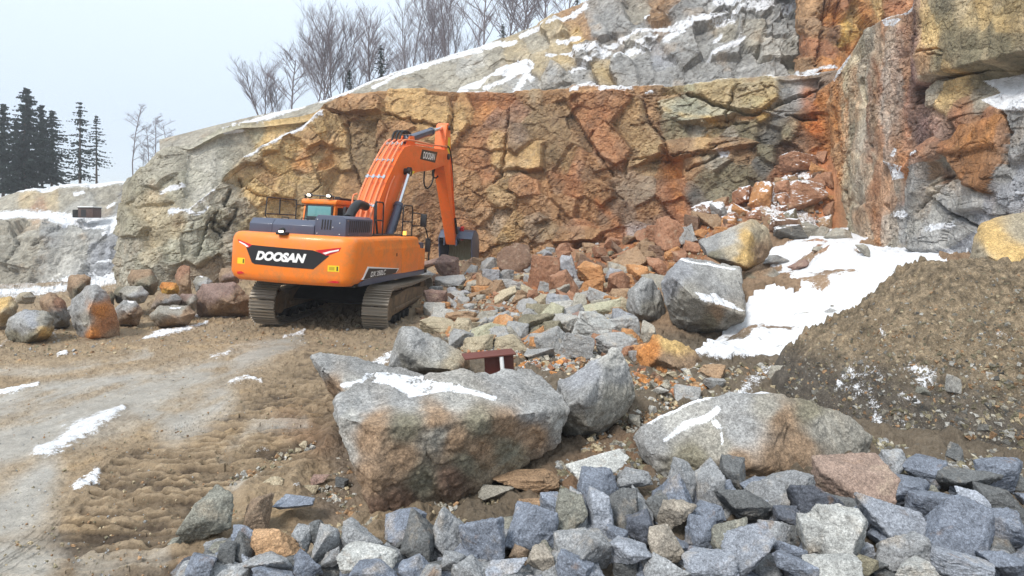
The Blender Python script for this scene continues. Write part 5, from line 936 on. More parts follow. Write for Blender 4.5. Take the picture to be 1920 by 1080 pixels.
for i, (cx, cy, w, h, D, c1, c2, lb) in enumerate([
    (242, 582, 56, 46, 13.6, 'GY', 'BR', 'grey-brown boulder just right of the upright orange-sided one'), (268, 525, 60, 46, 16.0, 'BR', 'OL', 'long brown boulder tilted down to the right at the foot of the grey outcrop'), (318, 538, 42, 26, 15.5, 'OR', 'OY', 'small bright orange boulder in the row left of the excavator'),
    (325, 588, 86, 40, 13.4, 'SL', 'BR', 'wide grey-brown boulder on the mud in front of the row'), (312, 562, 62, 28, 14.6, 'BR', 'GY', 'flat brown boulder behind the wide grey-brown one'), (418, 558, 112, 60, 15.2, 'PU', 'BR', 'big reddish boulder beside the left track of the excavator'), (352, 562, 38, 34, 15.0, 'PU', 'SL', 'small purplish boulder touching the big reddish one'),
    (250, 550, 54, 30, 15.2, 'SL', 'GY', 'grey boulder under the long tilted brown one'), (228, 550, 30, 30, 15.8, 'OL', 'DG', 'small dark boulder left of the long tilted brown one'), (380, 530, 40, 30, 18, 'SL', 'GY', 'grey boulder at the cliff foot behind the big reddish one'), (345, 522, 34, 60, 19, 'RU', 'BR', 'upright rusty block standing against the foot of the outcrop'),
    (430, 515, 46, 26, 18.5, 'BR', 'PU', 'brown boulder just left of the excavator counterweight'), (280, 520, 26, 20, 18, 'GY', 'SL', 'pale chip boulder behind the long tilted brown one'), (200, 556, 30, 26, 15.5, 'BR', 'OL', 'brown boulder peeping out behind the upright orange-sided one'), (48, 555, 40, 22, 16, 'BE', 'SL', 'low beige boulder on the snow behind the squat blue-grey one')]):
    rr = random.Random(i+5); n = 6; out = []
    for k in range(n):
        a = 2*math.pi*(k+rr.uniform(-.25, .25))/n; ca, sa_ = math.cos(a), math.sin(a); low = sa_ > .2; out.append((cx+w*.52*math.copysign(abs(ca)**(.45 if low else .8), ca)*rr.uniform(.88, 1.05), cy+h*(.62 if low else .52*rr.uniform(.85, 1.05)*sa_)))
    tk = w/F*D*.8
    H('boulder', out, D, [(cx+rr.uniform(-.25, .2)*w, cy+rr.uniform(-.1, .25)*h, -.25*tk), (cx+rr.uniform(-.1, .3)*w, cy+h*.2, -.3*tk)], tk, [(cx-w*.2, cy-h*.2, c1), (cx+w*.25, cy, c2), (cx, cy+h*.3, c2), (cx+w*.1, cy-h*.3, c1)], lb, vox=.03, seed=130+i, s=.8, snow=[([(cx-w*.1, cy-h*.4), (cx+w*.1, cy-h*.38)], h*.05)] if i % 3 == 0 else [])

# --- shared stone shapes, each normalised to a unit box
LIB = []; FGP = dict(OY=(196, 142, 88), BE=(168, 154, 134), BR=(150, 120, 90), TN=(160, 128, 108))
def make_lib():
    rr = random.Random(3)
    for k in range(30):
        kind = k % 5; pts = []
        n = rr.randint(11, 17)
        for _ in range(n):
            v = Vector((rr.uniform(-1, 1), rr.uniform(-1, 1), rr.uniform(-1, 1)))
            m = max(abs(v.x), abs(v.y), abs(v.z)); v = v/m if kind != 1 else v.normalized(); v *= rr.uniform(.78, 1)
            if kind == 2: v.x *= 1-.5*(v.z*.5+.5); v.y *= 1-.4*(v.z*.5+.5)      # wedge
            if kind == 3: v.z = v.z*.8+v.x*.25
            pts.append(v)
        vox = .07 if k < 30 else .12
        me, co, nr = hull_mesh(pts, .045, 2, .045, 300+k, .7, .7)
        lo, hi = co.min(0), co.max(0); co = (co-(lo+hi)/2)/(hi-lo); me.vertices.foreach_set('co', co.ravel()); me.update()
        me.name = 'stone'; me.materials.clear(); me.materials.append(M['stone']); LIB.append(me)
make_lib()
LIBSN = []
for k in range(10):
    me = LIB[k*3].copy(); n = len(me.vertices); nr = np.empty(n*3); me.vertices.foreach_get('normal', nr); nr = nr.reshape(-1, 3); co = np.empty(n*3); me.vertices.foreach_get('co', co); co = co.reshape(-1, 3)
    s_ = sstep(.25, .75, nr[:, 2]+fbm(co, 3, 3, 400+k)*.7)*.8; b = me.attributes.new('snow', 'FLOAT', 'POINT'); b.data.foreach_set('value', s_.astype(np.float32)); LIBSN.append(me)
def put_stone(name, px, py, w, h, D, col, label, cat, group, k=None, rr=random, roll=None, dz=0):
    X, Y, Z = at(px, py, D); sx = w/F*D; sz = h/F*D; sy = (sx+sz)*.5*rr.uniform(.85, 1.15)
    k = rr.randrange(30) if k is None else k; sn = rr.random() < .6 and inpoly(np.array([px]), np.array([py]), [(1395,380),(1440,290),(1500,290),(1555,340),(1545,440),(1470,440),(1330,420)])[0]; sn = sn or (rr.random() < .5 and inpoly(np.array([px]), np.array([py]), [(1300,370),(1400,340),(1400,400),(1310,400)])[0])
    o = bpy.data.objects.new(name, LIBSN[k//3] if sn else LIB[k]); C.objects.link(o)
    o.location = (X, Y+sy*.15, Z+dz); o.scale = (sx, sy, sz); o.rotation_euler = (rr.uniform(-.12, .12), roll if roll is not None else rr.uniform(-.2, .2), rr.choice([0, math.pi])+rr.uniform(-.35, .35))
    c = lin(desat(PAL[col] if isinstance(col, str) else col, .36), .95); v = rr.uniform(.88, 1.12); o.color = (c[0]*v, c[1]*v, c[2]*v, 1)
    tag(o, label, cat, group); STONES.append((o, px, py)); return o
STONES = []
PAL.update(B=(124, 134, 152), Bd=(94, 100, 114), Bp=(150, 157, 170), G=(148, 150, 152), Gd=(104, 106, 106), Gp=(178, 178, 172), Gol=(140, 138, 122), TN=(186, 156, 132), PO=(176, 170, 132))
CN = dict(B='blue-grey', Bd='dark blue', Bp='pale blue', G='grey', Gd='dark grey', Gp='pale grey', Gol='olive-grey', TN='pinkish tan', PO='pale olive', OR='orange', OC='ochre', BR='brown', BE='beige', GY='grey', GB='bluish grey', RU='rusty', DR='dark brown', OL='olive', SL='dull grey', PU='purplish', HG='light grey', GG='greenish grey', OY='amber')
FG = []
for (zx, zy, w, h, c) in [(225,470,200,240,'Gol'),(430,440,120,140,'BR'),(600,400,200,55,'B'),(400,545,170,105,'B'),(360,620,120,120,'Gd'),(525,590,235,160,'OY'),(180,690,200,120,'B'),(490,675,230,90,'G'),(290,650,90,120,'Gd'),(660,660,140,130,'B'),(740,590,135,150,'G'),(905,570,200,150,'G'),(770,630,110,100,'G'),(500,720,190,70,'B'),(930,650,260,85,'Gp'),
  (1095,500,195,145,'B'),(1165,560,150,180,'Gd'),(1310,530,195,230,'G'),(1420,520,80,60,'B'),(1470,565,210,230,'B'),(1680,515,250,215,'B'),(1835,460,160,215,'Gol'),(1320,665,120,85,'G'),(1200,700,160,90,'G'),(960,710,250,70,'B'),(1140,700,150,90,'B'),(1560,690,200,80,'Bp'),(1720,650,140,105,'BE'),(1860,610,170,140,'G'),(1870,690,170,110,'B'),(1400,700,130,80,'G'),(1765,400,95,85,'B'),(1610,635,100,70,'BR'),(700,530,120,90,'Gd'),(630,560,90,90,'G')]:
    FG.append((300+zx/2.4, 780+zy/2.4, w/2.4, h/2.4, c))
for (zx, zy, w, h, c) in [(150,405,260,85,'Gp'),(290,455,170,80,'G'),(130,510,215,190,'B'),(30,610,115,205,'G'),(160,600,145,195,'Bp'),(245,580,130,170,'Gd'),(325,560,120,110,'G'),(440,530,200,175,'B'),(500,455,120,160,'G'),(620,480,120,185,'G'),(710,430,110,125,'Gd'),(330,650,145,115,'Bd'),(470,610,135,160,'BE'),(410,710,160,120,'BE'),(570,670,140,145,'B'),(600,600,160,85,'B'),
  (760,560,240,150,'Gd'),(850,530,170,130,'G'),(940,500,230,150,'G'),(690,700,170,160,'Gol'),(780,760,230,190,'Bp'),(890,680,145,105,'G'),(930,745,130,80,'B'),(1060,560,190,210,'Bd'),(1250,490,300,205,'TN'),(1390,390,145,115,'G'),(1520,420,210,115,'B'),(1680,460,240,135,'Gd'),(1840,440,210,155,'B'),(1430,510,250,140,'B'),(1570,570,230,170,'B'),(1720,560,125,115,'Bp'),(1850,550,190,140,'Gd'),
  (1060,690,150,175,'Gp'),(1200,720,280,255,'Gp'),(1390,640,290,185,'Bp'),(1250,600,110,85,'B'),(1680,690,290,300,'B'),(1430,765,210,145,'G'),(1860,680,180,170,'B'),(1850,800,170,115,'B'),(1680,815,260,95,'Bp'),(1480,830,210,70,'Gp'),(1130,825,230,65,'Gp'),(960,805,170,105,'B'),(610,810,230,95,'Bp'),(430,815,210,110,'G'),(260,775,180,140,'Bp'),(100,775,200,180,'G'),(220,690,95,90,'B'),(40,720,130,90,'G'),(560,755,90,65,'B'),(830,475,190,65,'B'),(940,610,110,70,'Bd'),(1260,800,115,65,'OL')]:
    FG.append((1060+zx/2.2326, 700+zy/2.2326, w/2.2326, h/2.2326, c))
def size_word(a, lo, hi): return 'small' if a < lo else ('large' if a > hi else 'mid-sized')
def shape_word(w, h): return 'flat' if w > 1.75*h else ('upright' if h > 1.12*w else 'blocky')
def near_mark(px, py, marks):
    b = min(marks, key=lambda m: (m[0]-px)**2+(m[1]-py)**2); dx, dy = px-b[0], py-b[1]
    if abs(dx) < 14 and abs(dy) < 14: return 'in front of '+b[2]
    s = ('right of ' if dx > 0 else 'left of ') if abs(dx) > abs(dy) else ('below ' if dy > 0 else 'above '); return s+b[2]
FMARK = [(385, 990, 'the lone stone by the track'), (520, 1026, 'the amber stone'), (760, 985, 'the huge block corner'), (1010, 995, 'the block front stones'), (1120, 870, 'the pale heap-top slab'), (1270, 980, 'the beige upright stone'), (1400, 900, 'the broad rounded slab'), (1612, 918, 'the pinkish tan stone'), (1600, 1030, 'the big pale stone'), (1820, 1000, 'the largest blue stone'), (1880, 900, 'the gravel heap foot'), (620, 960, 'the brown berm')]
def depth_fg(py, px):
    """the heap is highest at the right; front stones nearest"""
    return np.interp(py, [860, 900, 960, 1000, 1040, 1080, 1130], [5.05, 4.8, 4.38, 4.08, 3.80, 3.55, 3.3])
rs = random.Random(11)
for (px, py, w, h, c) in FG:
    D = float(depth_fg(py+h*.15, px)); lb = f'{size_word(w*h, 2600, 8000)} {CN[c]} {shape_word(w, h)} stone in the front heap, {near_mark(px, py, FMARK)}'
    put_stone('stone', px, py, w*1.0, h*1.04, D, FGP.get(c, c), lb, 'stone', 'broken granite stones in the front heap', rr=rs)
# lower layer filling the gaps between them
for i in range(240):
    px = rs.uniform(330, 1960); top = np.interp(px, [330, 420, 560, 760, 1060, 1090, 1200, 1700, 1920], [1060, 1010, 1020, 990, 960, 905, 915, 880, 880]); py = rs.uniform(top+25, 1100); w = rs.uniform(42, 88)
    D = float(depth_fg(py, px))+rs.choice([.08, .15, .24]); c = rs.choice(['B', 'B', 'G', 'Bd', 'Gd', 'Bp', 'G', 'Gd', 'Gol' if rs.random() < .5 else 'B'])
    put_stone('stone', px, py+8, w, w*rs.uniform(.6, .9), D, c, f'{CN[c]} stone wedged beneath others in the front heap', 'stone', 'stones in the lower layer of the front heap', rr=rs)
# loose stones along the top edge of the heap and in the mud beside the huge block
for i, (px, py, w, h, c) in enumerate([(410, 1045, 60, 40, 'Gol'), (345, 1062, 40, 30, 'BR'), (330, 1020, 26, 18, 'Gol'), (560, 880, 22, 14, 'BE'), (582, 918, 30, 16, 'BE'), (598, 900, 34, 22, 'PU'), (640, 905, 26, 18, 'Gd'), (570, 835, 16, 14, 'BE'), (586, 842, 12, 14, 'HG'), (560, 845, 14, 10, 'BE'), (990, 905, 130, 34, 'BR'), (930, 925, 70, 26, 'SL'), (1100, 945, 60, 40, 'BR'), (1000, 950, 60, 30, 'BR'), (500, 915, 60, 26, 'BE'), (1030, 840, 26, 16, 'SL'),
      (1240, 735, 26, 18, 'HG'), (1225, 770, 18, 16, 'HG'), (1260, 705, 22, 16, 'BE'), (1340, 720, 40, 22, 'GY'), (1350, 700, 60, 30, 'BR'), (1290, 740, 50, 26, 'GY'), (1160, 850, 26, 14, 'HG'), (1190, 790, 24, 20, 'SL'), (1460, 700, 40, 30, 'SL'), (1500, 735, 26, 18, 'GY')]):
    D = float(ray_ground(px, py+h*.5)); o = put_stone('loose_stone', px, py, w, h, D, c, f'{size_word(w*h, 700, 2200)} {CN[c]} {shape_word(w, h)} loose stone in the mud, {near_mark(px, py, [(580, 900, "the huge block"), (400, 1040, "the lone stone by the track"), (1000, 920, "the underside of the huge block"), (1240, 740, "the pointed boulder"), (1400, 710, "the snow slope foot")])}', 'stone', 'loose stones in the mud', rr=rs)
# --- rubble between the excavator and the rock face
RB = []
for (zx, zy, w, h, c) in [(330,400,175,115,'PU'),(205,440,115,75,'GY'),(240,585,135,95,'PU'),(710,350,190,150,'DR'),(890,435,180,170,'RU'),(1040,400,120,125,'GB'),(1160,380,130,95,'DR'),(1390,350,240,115,'BR'),(1190,440,190,115,'OR'),(1180,510,140,80,'OR'),(1320,505,160,125,'RU'),(1310,440,120,65,'GB'),(1010,500,180,140,'RU'),(570,460,105,95,'GB'),(700,490,180,55,'GY'),(1460,440,155,95,'OR'),(1560,390,120,85,'RU'),
  (1630,235,140,130,'RU'),(1520,330,110,65,'BR'),(330,480,180,55,'GY'),(465,490,115,45,'OR'),(950,605,170,85,'GB'),(1205,635,250,125,'PO'),(925,680,160,110,'PO'),(1200,765,255,155,'Gp'),(1380,725,150,135,'GB'),(1115,705,120,85,'PU'),(1000,715,150,75,'GY'),(960,775,150,95,'OL'),(820,805,155,95,'OR'),(735,715,95,85,'GY'),(640,735,125,95,'OR'),(550,690,170,60,'SL'),(400,680,190,55,'BR'),(545,800,240,110,'PO'),
  (275,745,250,75,'BE'),(400,830,190,90,'GY'),(690,800,140,75,'SL'),(870,850,130,65,'OR'),(700,850,210,65,'BE'),(930,840,140,75,'BE'),(1080,870,190,125,'GY'),(860,910,180,65,'GY'),(1330,860,240,120,'GY'),(1420,810,130,85,'OR'),(1520,790,100,115,'SL'),(1095,620,90,115,'SL'),(880,590,100,65,'BE'),(1310,595,140,75,'OR'),(200,360,110,60,'PU'),(130,520,60,60,'BR'),(740,580,80,50,'BR'),(620,560,70,40,'RU'),(480,560,80,50,'BR'),
  (820,560,80,60,'RU'),(560,380,90,80,'GY'),(660,440,90,60,'GY'),(790,390,70,60,'GY'),(540,540,70,40,'BR'),(1230,300,90,60,'RU'),(1300,250,90,60,'RU'),(1480,250,80,60,'BR'),(1700,330,90,80,'RU'),(1740,210,110,90,'GY'),(1560,290,90,50,'DR'),(1010,330,90,60,'RU'),(900,330,80,60,'GB'),(1120,330,80,50,'BR'),(150,650,60,40,'BR'),(1160,270,80,50,'BR'),(1440,530,70,50,'OR'),(600,640,110,50,'SL'),(480,740,90,50,'BE'),(1060,560,90,50,'RU')]:
    RB.append((740+zx/3.177, 380+zy/3.177, w/3.177, h/3.177, c))
# rusty rubble up the slope under the corner
for (zx, zy, w, h, c) in [(1210,690,150,100,'RU'),(1180,720,90,60,'DR'),(1285,690,110,130,'OR'),(1215,565,100,60,'RU'),(1250,610,60,60,'OR'),(1330,510,90,50,'RU'),(1370,460,80,70,'DR'),(1540,500,240,90,'RU'),(1440,460,90,70,'OR'),(1510,700,230,150,'RU'),(1550,340,130,90,'RU'),(1400,640,90,60,'RU'),(950,700,120,80,'RU'),(960,760,110,70,'DR'),(1050,770,90,80,'GY'),(1040,640,80,60,'GY'),(1130,640,110,50,'BR'),(1190,770,110,60,'OR'),(1000,830,120,80,'BR'),
  (900,840,90,80,'DR'),(770,900,130,150,'RU'),(870,900,90,90,'GY'),(900,980,90,70,'RU'),(690,900,110,80,'RU'),(940,900,80,50,'OR'),(1420,870,180,90,'DR'),(1540,880,150,80,'SL'),(1630,900,80,70,'SL'),(1440,800,90,60,'OL'),(1060,720,80,50,'BR'),(620,910,90,60,'RU'),(640,980,90,60,'BR'),(700,1000,120,50,'DR'),(540,940,80,50,'BR'),(480,980,90,60,'DR'),(830,800,80,60,'BR'),(990,670,70,50,'BR'),(1100,830,90,50,'OR'),(780,1010,90,60,'OR'),(1240,800,90,50,'RU'),(1600,620,80,60,'RU'),(1170,600,70,40,'BR'),(1640,470,70,60,'RU'),(1620,540,90,70,'OR'),(1660,600,70,80,'RU'),(1640,680,80,60,'OR'),(1660,760,60,70,'RU'),(1640,830,80,60,'BR'),(1600,580,70,50,'DR'),(1590,420,90,60,'RU'),(1655,410,60,80,'OR')]:
    RB.append((1000+zx/3.0, 140+zy/3.0, w/3.0, h/3.0, c))
RMARK = [(860, 480, 'the excavator bucket'), (820, 560, 'the right track tip'), (927, 680, 'the steel beam'), (810, 650, 'the pale tilted block'), (1118, 575, 'the pale olive slab'), (1118, 620, 'the pale grey block'), (1210, 560, 'the tall wedged boulder'), (1380, 455, 'the perched ochre boulder'), (1450, 370, 'the snowy rust slope'), (1530, 300, 'the inner rock corner'), (1000, 520, 'the rust rubble middle'), (1290, 430, 'the foot of the rust slope'), (960, 490, 'the rock face foot')]
for (px, py, w, h, c) in RB:
    D = float(ray_ground(px, py+h*.42, 6, 28)); lb = f'{size_word(w*h, 500, 1800)} {CN[c]} {shape_word(w, h)} rubble rock, {near_mark(px, py, RMARK)}'
    put_stone('rubble_rock', px, py-h*.08, w*1.05, h*1.28, D, c, lb, 'rock', 'rubble rocks below the quarry face', rr=rs)
RPOLY = [(790, 560), (800, 500), (880, 480), (960, 462), (1100, 470), (1200, 455), (1300, 400), (1420, 330), (1540, 300), (1540, 400), (1440, 420), (1320, 470), (1240, 520), (1180, 610), (1260, 700), (1120, 660), (900, 670), (860, 640), (800, 600), (830, 585)]
cnt = 0
while cnt < 240:
    px, py = rs.uniform(780, 1550), rs.uniform(300, 700)
    if not inpoly(np.array([px]), np.array([py]), RPOLY)[0]: continue
    D = float(ray_ground(px, py, 6, 28)); rust = px > 1180 and py < 520
    c = rs.choice(['RU', 'OR', 'BR', 'DR', 'RU'] if rust else ['RU', 'BR', 'GY', 'OR', 'BE', 'SL', 'BR', 'OL', 'DR', 'GY']); w = rs.uniform(.16, .50)*F/D*rs.uniform(.7, 1.2)
    put_stone('small_rubble', px, py-w*.12, w, w*rs.uniform(.6, .95), D, c, 'small rusty rubble piece on the slope below the inner corner' if rust else 'small mixed rubble piece between the excavator and the rock face', 'rock', 'small rusty rubble on the slope' if rust else 'small rubble before the rock face', rr=rs); cnt += 1
RBM = []
while len(RBM) < 110:
    px, py = rs.uniform(790, 1540), rs.uniform(310, 690)
    if not inpoly(np.array([px]), np.array([py]), RPOLY)[0] or any(abs(px-a)+abs(py-b)*1.6 < 16 for a, b in RBM): continue
    RBM.append((px, py)); D = float(ray_ground(px, py, 6, 28)); rust = px > 1180 and py < 500
    c = rs.choice(['RU', 'OR', 'BR', 'DR', 'BR'] if rust else (['GY', 'BR', 'SL', 'BE', 'DR', 'RU', 'GB'] if py < 570 else ['GY', 'SL', 'BE', 'OL', 'HG', 'BR', 'GY'])); w = rs.uniform(.38, .72)*F/D; h = w*rs.uniform(.55, .9)
    put_stone('rubble_rock', px, py-h*.22, w, h, D+.1, c, f'{size_word(w*h, 500, 1800)} {CN[c]} {shape_word(w, h)} rubble rock, {near_mark(px, py, RMARK)}', 'rock', 'rubble rocks below the quarry face', rr=rs)
# stones on the snow and on the benches
for (px, py, w, h, c) in [(1500, 497, 46, 16, 'PU'), (1535, 468, 22, 14, 'SL'), (1502, 592, 30, 12, 'SL'), (1560, 585, 26, 12, 'GY'), (1564, 575, 14, 6, 'SL'), (1478, 598, 12, 8, 'DG'), (1525, 525, 14, 6, 'GY'), (1455, 488, 44, 22, 'GY'), (1620, 470, 20, 26, 'SL'), (1576, 440, 50, 26, 'SL'), (1540, 440, 30, 20, 'GG'), (1745, 506, 16, 14, 'GB'), (1480, 436, 60, 30, 'DG'), (1530, 438, 44, 22, 'OL')]:
    D = float(ray_ground(px, py+h*.4, 6, 28)); put_stone('snow_stone', px, py, w, h, D, c, f'{CN.get(c, "dark grey")} {shape_word(w, h)} stone in the snow slope, {near_mark(px, py, [(1400, 520, "the large grey block"), (1600, 450, "the streaked wall"), (1560, 590, "the gravel heap"), (1500, 430, "the rust slope")])}', 'stone', 'stones in the snow slope', rr=rs)
# labels that came out the same get an ordinal from the left
def dedupe(objs):
    by = {}
    for o, px, py in objs:
        if 'wedged beneath' in o['label'] or o['label'].startswith('small rusty rubble piece') or o['label'].startswith('small mixed'): continue
        by.setdefault(o['label'], []).append((px, o))
    W_ = ['leftmost', 'second-left', 'third-left', 'fourth-left', 'fifth-left', 'sixth-left', 'seventh-left', 'eighth-left', 'ninth-left']
    for lb, L_ in by.items():
        if len(L_) > 1:
            for k, (px, o) in enumerate(sorted(L_, key=lambda t: t[0])): o['label'] = f'{lb}, {W_[min(k, 8)]}'
    for o, px, py in objs:
        l = o['label']
        for cut in ('mid-sized ', 'blocky ', 'the '):
            if len(l.split()) > 16: l = l.replace(cut, '', 1)
        o['label'] = l
dedupe(STONES)
# ---------------------------------------------------------------- gravel heap
def gravel_heap():
    n = 620; c = np.array([6.2, 7.55]); ang = np.linspace(0, 2*math.pi, n, endpoint=False); rad = np.linspace(0, 1, 260)
    A, Rr = np.meshgrid(ang, rad); dirx, diry = np.cos(A), np.sin(A)
    P2 = np.stack([dirx, diry, A*0], -1); Rmax = 2.62+.22*vn(P2*1.0+9, 1.6, 3)+ 1.3*np.clip(dirx, 0, 1)
    x = c[0]+dirx*Rr*Rmax; y = c[1]+diry*Rr*Rmax*np.where(diry < 0, 1.0, .9); P = np.stack([x, y, x*0], -1)
    top = 1.72+.06*(x-6); cone = top*np.clip(1-np.maximum(Rr*Rmax-.8, 0)/(Rmax-.8), 0, 1)
    z = .24+cone*.96 - .08*np.exp(-(Rr*Rmax/.8)**2); P[..., 2] = z
    msk = sstep(.02, .12, 1-Rr); ridge_ = fbm(np.stack([A*3, Rr*1.2, A*0], -1), 1.5, 3, 66)
    z = z + (fbm(P, .9, 4, 5)*.20 + fbm(P, 3.5, 4, 6, .6)*.09*(1+1.2*sstep(1.1, .3, z)) + fbm(P, 13, 3, 8)*.04 + fbm(P, 30, 2, 18)*.015)*msk
    w = worley(P, 6.5, 9); z += np.clip(.085-np.linalg.norm(w[3], axis=-1), 0, 1)*(w[0] > .35)*1.1*msk; w = worley(P, 13, 19); z += np.clip(.04-np.linalg.norm(w[3], axis=-1), 0, 1)*(w[0] > .4)*1.1*msk; z += -.12*sstep(.15, .5, ridge_)*msk
    g = ground_base(x, y); z = z + g*.0; z = np.where(Rr > .93, np.minimum(z, g-.12+(1-Rr)*5.0), z)
    P[..., 2] = z; px, py = proj(P)
    n1 = fbm(P, 1.1, 4, 21); n2 = fbm(P, 6, 3, 22)
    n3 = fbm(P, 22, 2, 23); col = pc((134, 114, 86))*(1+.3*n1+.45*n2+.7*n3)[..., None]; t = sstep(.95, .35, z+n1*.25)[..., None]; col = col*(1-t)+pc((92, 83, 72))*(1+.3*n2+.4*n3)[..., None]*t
    snow = np.zeros(z.shape)
    for pl, ww in [([(1700, 685), (1740, 700), (1750, 720)], 9), ([(1635, 690), (1645, 700)], 7), ([(1595, 735), (1620, 720), (1640, 770), (1660, 830)], 9), ([(1690, 740), (1720, 760)], 6), ([(1600, 700), (1625, 690)], 8), ([(1680, 780), (1700, 800)], 8), ([(1730, 720), (1745, 735)], 7), ([(1870, 625), (1890, 628)], 5), ([(1655, 622), (1660, 630)], 4), ([(1650, 800), (1665, 820)], 8), ([(1590, 700), (1570, 730)], 5)]:
        snow = np.maximum(snow, (.52+.3*n2)*np.exp(-(sdist(px+n1*26+n2*8, py+n2*16+n1*14, pl)/(ww*1.5))**2*.8))
    v = P.reshape(-1, 3); nr_ = len(rad); f = []
    i = np.arange((nr_-1)*n); a = (i//n)*n+i % n; bq = (i//n)*n+(i+1) % n; F4 = np.stack([a, bq, bq+n, a+n], 1)
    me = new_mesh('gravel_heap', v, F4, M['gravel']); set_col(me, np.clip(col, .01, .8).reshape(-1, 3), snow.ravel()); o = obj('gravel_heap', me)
    tag(o, 'tall heap of brown sandy gravel with snow flecks at the right', 'gravel heap')
gravel_heap()
def heap_gravel():
    bpy.context.view_layer.update(); gh = bpy.data.objects['gravel_heap']; dg = bpy.context.evaluated_depsgraph_get(); rr = np.random.default_rng(8); V = []; Fs = []; Cc = []
    base = np.array([(-1,-1,-1),(1,-1,-1),(1,1,-1),(-1,1,-1),(-.7,-.7,1),(.7,-.7,1),(.7,.7,1),(-.7,.7,1)], float); Q = [(0,3,2,1),(4,5,6,7),(0,1,5,4),(1,2,6,5),(2,3,7,6),(3,0,4,7)]
    for k in range(5200):
        x_, y_ = rr.uniform(1470, 1960), 500+400*rr.random()**.75; d = Vector(at(x_, y_, 1.0)-np.array([0, 0, CAMZ])).normalized(); ok, loc, nr, _ = gh.ray_cast(Vector((0, 0, CAMZ)), d)
        if not ok: continue
        low = (y_-500)/380; s = .006+.018*rr.random()**3*(1+1.6*low)
        v = base*rr.uniform(.55, 1.1, (8, 1))*rr.uniform(.7, 1.2, (8, 3))*s*np.array([1, rr.uniform(.6, 1), rr.uniform(.5, .9)]); a = rr.uniform(0, 6.28, 3)
        v = v@np.array(Euler((a[1]*.2, a[2]*.2, a[0])).to_matrix()).T+np.array(loc)+np.array(nr)*s*.4; b = len(V); V.extend(v.tolist()); Fs.extend([tuple(b+i for i in q) for q in Q])
        Cc.extend([pc(['OL','SL','BE','BR','DG','OL','HG'][rr.integers(7)], .8)*rr.uniform(.6, 1.15)]*8)
    me = new_mesh('heap_gravel', V, Fs, M['boulder'], smooth=False); set_col(me, np.clip(np.array(Cc), .01, .8)); tag(obj('heap_gravel', me), 'coarse grains and pebbles lying on the gravel heap', 'gravel', None, 'stuff')
heap_gravel()
for (px, py, w, h, c, D) in [(1795, 722, 26, 36, 'HG', 6.1), (1880, 615, 40, 16, 'OL', 6.9), (1790, 850, 30, 34, 'Gd', 5.35), (1735, 735, 24, 14, 'Gol', 6.0), (1560, 845, 26, 20, 'Gol', 5.6)]:
    put_stone('heap_stone', px, py, w, h, D, c, f'{CN[c]} {shape_word(w, h)} stone stuck in the gravel heap, {"high" if py < 700 else ("low" if py > 800 else "halfway")} up its face', 'stone', 'stones in the gravel heap', rr=rs)
# ---------------------------------------------------------------- steel beam in the rubble
def pebbles():
    rr = np.random.default_rng(5); V = []; Fs = []; Cc = []; base = np.array([(-1,-1,-1),(1,-1,-1),(1,1,-1),(-1,1,-1),(-.7,-.7,1),(.7,-.7,1),(.7,.7,1),(-.7,.7,1)], float)
    Q = [(0,3,2,1),(4,5,6,7),(0,1,5,4),(1,2,6,5),(2,3,7,6),(3,0,4,7)]
    zones = [([(780,500),(1000,470),(1250,440),(1420,330),(1540,300),(1540,430),(1330,480),(1240,540),(1200,660),(1320,700),(1320,760),(1200,730),(1000,700),(860,660),(790,600)], 5200, .02, .085, 1),
             ([(1180,690),(1500,680),(1520,780),(1400,740),(1190,820),(1100,900),(1060,900)], 1700, .012, .05, 2), ([(1500,780),(1700,840),(1920,850),(1920,900),(1640,900),(1640,830)], 900, .012, .05, 4), ([(1000,870),(1180,830),(1260,900),(1640,900),(1640,930),(1060,930)], 900, .01, .045, 4), ([(430,900),(640,800),(680,960),(1060,920),(1080,960),(700,1010),(420,1030)], 1600, .008, .035, 2),
             ([(0,610),(480,560),(780,600),(700,700),(560,640),(0,680)], 900, .012, .04, 0), ([(0,680),(560,640),(620,900),(350,1080),(0,1080)], 900, .005, .016, 0), ([(900,640),(1180,640),(1180,730),(1060,730),(980,700)], 500, .02, .06, 3)]
    pal = [['BE','BR','GY','OL'], ['RU','BR','GY','BE','OR','SL','DR'], ['BE','SL','BR','HG','OL'], ['WH','HG','BE','GY'], ['OL','SL','GY','OL','DG']]
    for poly, n, s0, s1, pi in zones:
        xs = [q[0] for q in poly]; ys = [q[1] for q in poly]; k = 0
        px = rr.uniform(min(xs), max(xs), n*4); py = rr.uniform(min(ys), max(ys), n*4); m = inpoly(px, py, poly); px, py = px[m][:n], py[m][:n]
        for x_, y_ in zip(px, py):
            D = float(ray_ground(x_, y_, 2.6, 28)); s = s0*(s1/s0)**(rr.random()**1.6); X, Y, Z = at(x_, y_, D)
            v = base*rr.uniform(.55, 1.1, (8, 1))*rr.uniform(.7, 1.2, (8, 3))*s*np.array([1, rr.uniform(.6, 1), rr.uniform(.45, .8)]); a = rr.uniform(0, 6.28, 2)
            Rm = np.array(Euler((a[1]*.15, a[1]*.12, a[0])).to_matrix()); v = v@Rm.T+np.array([X, Y, Z+s*.3]); b = len(V); V.extend(v.tolist()); Fs.extend([tuple(b+i for i in q) for q in Q])
            c = pc(pal[pi][rr.integers(len(pal[pi]))], .95)*rr.uniform(.75, 1.2); Cc.extend([c]*8)
    me = new_mesh('loose_gravel', V, Fs, M['boulder'], smooth=False); set_col(me, np.clip(np.array(Cc), .01, .8)); o = obj('loose_gravel', me)
    tag(o, 'scattered gravel and chips between the rubble rocks and on the mud', 'gravel', None, 'stuff')
pebbles()
D = 7.7; bx, _, bz = at(927, 690, D)
sb = empty('steel_beam', (bx, D, bz-.05), (R(4), R(-3), R(14)))
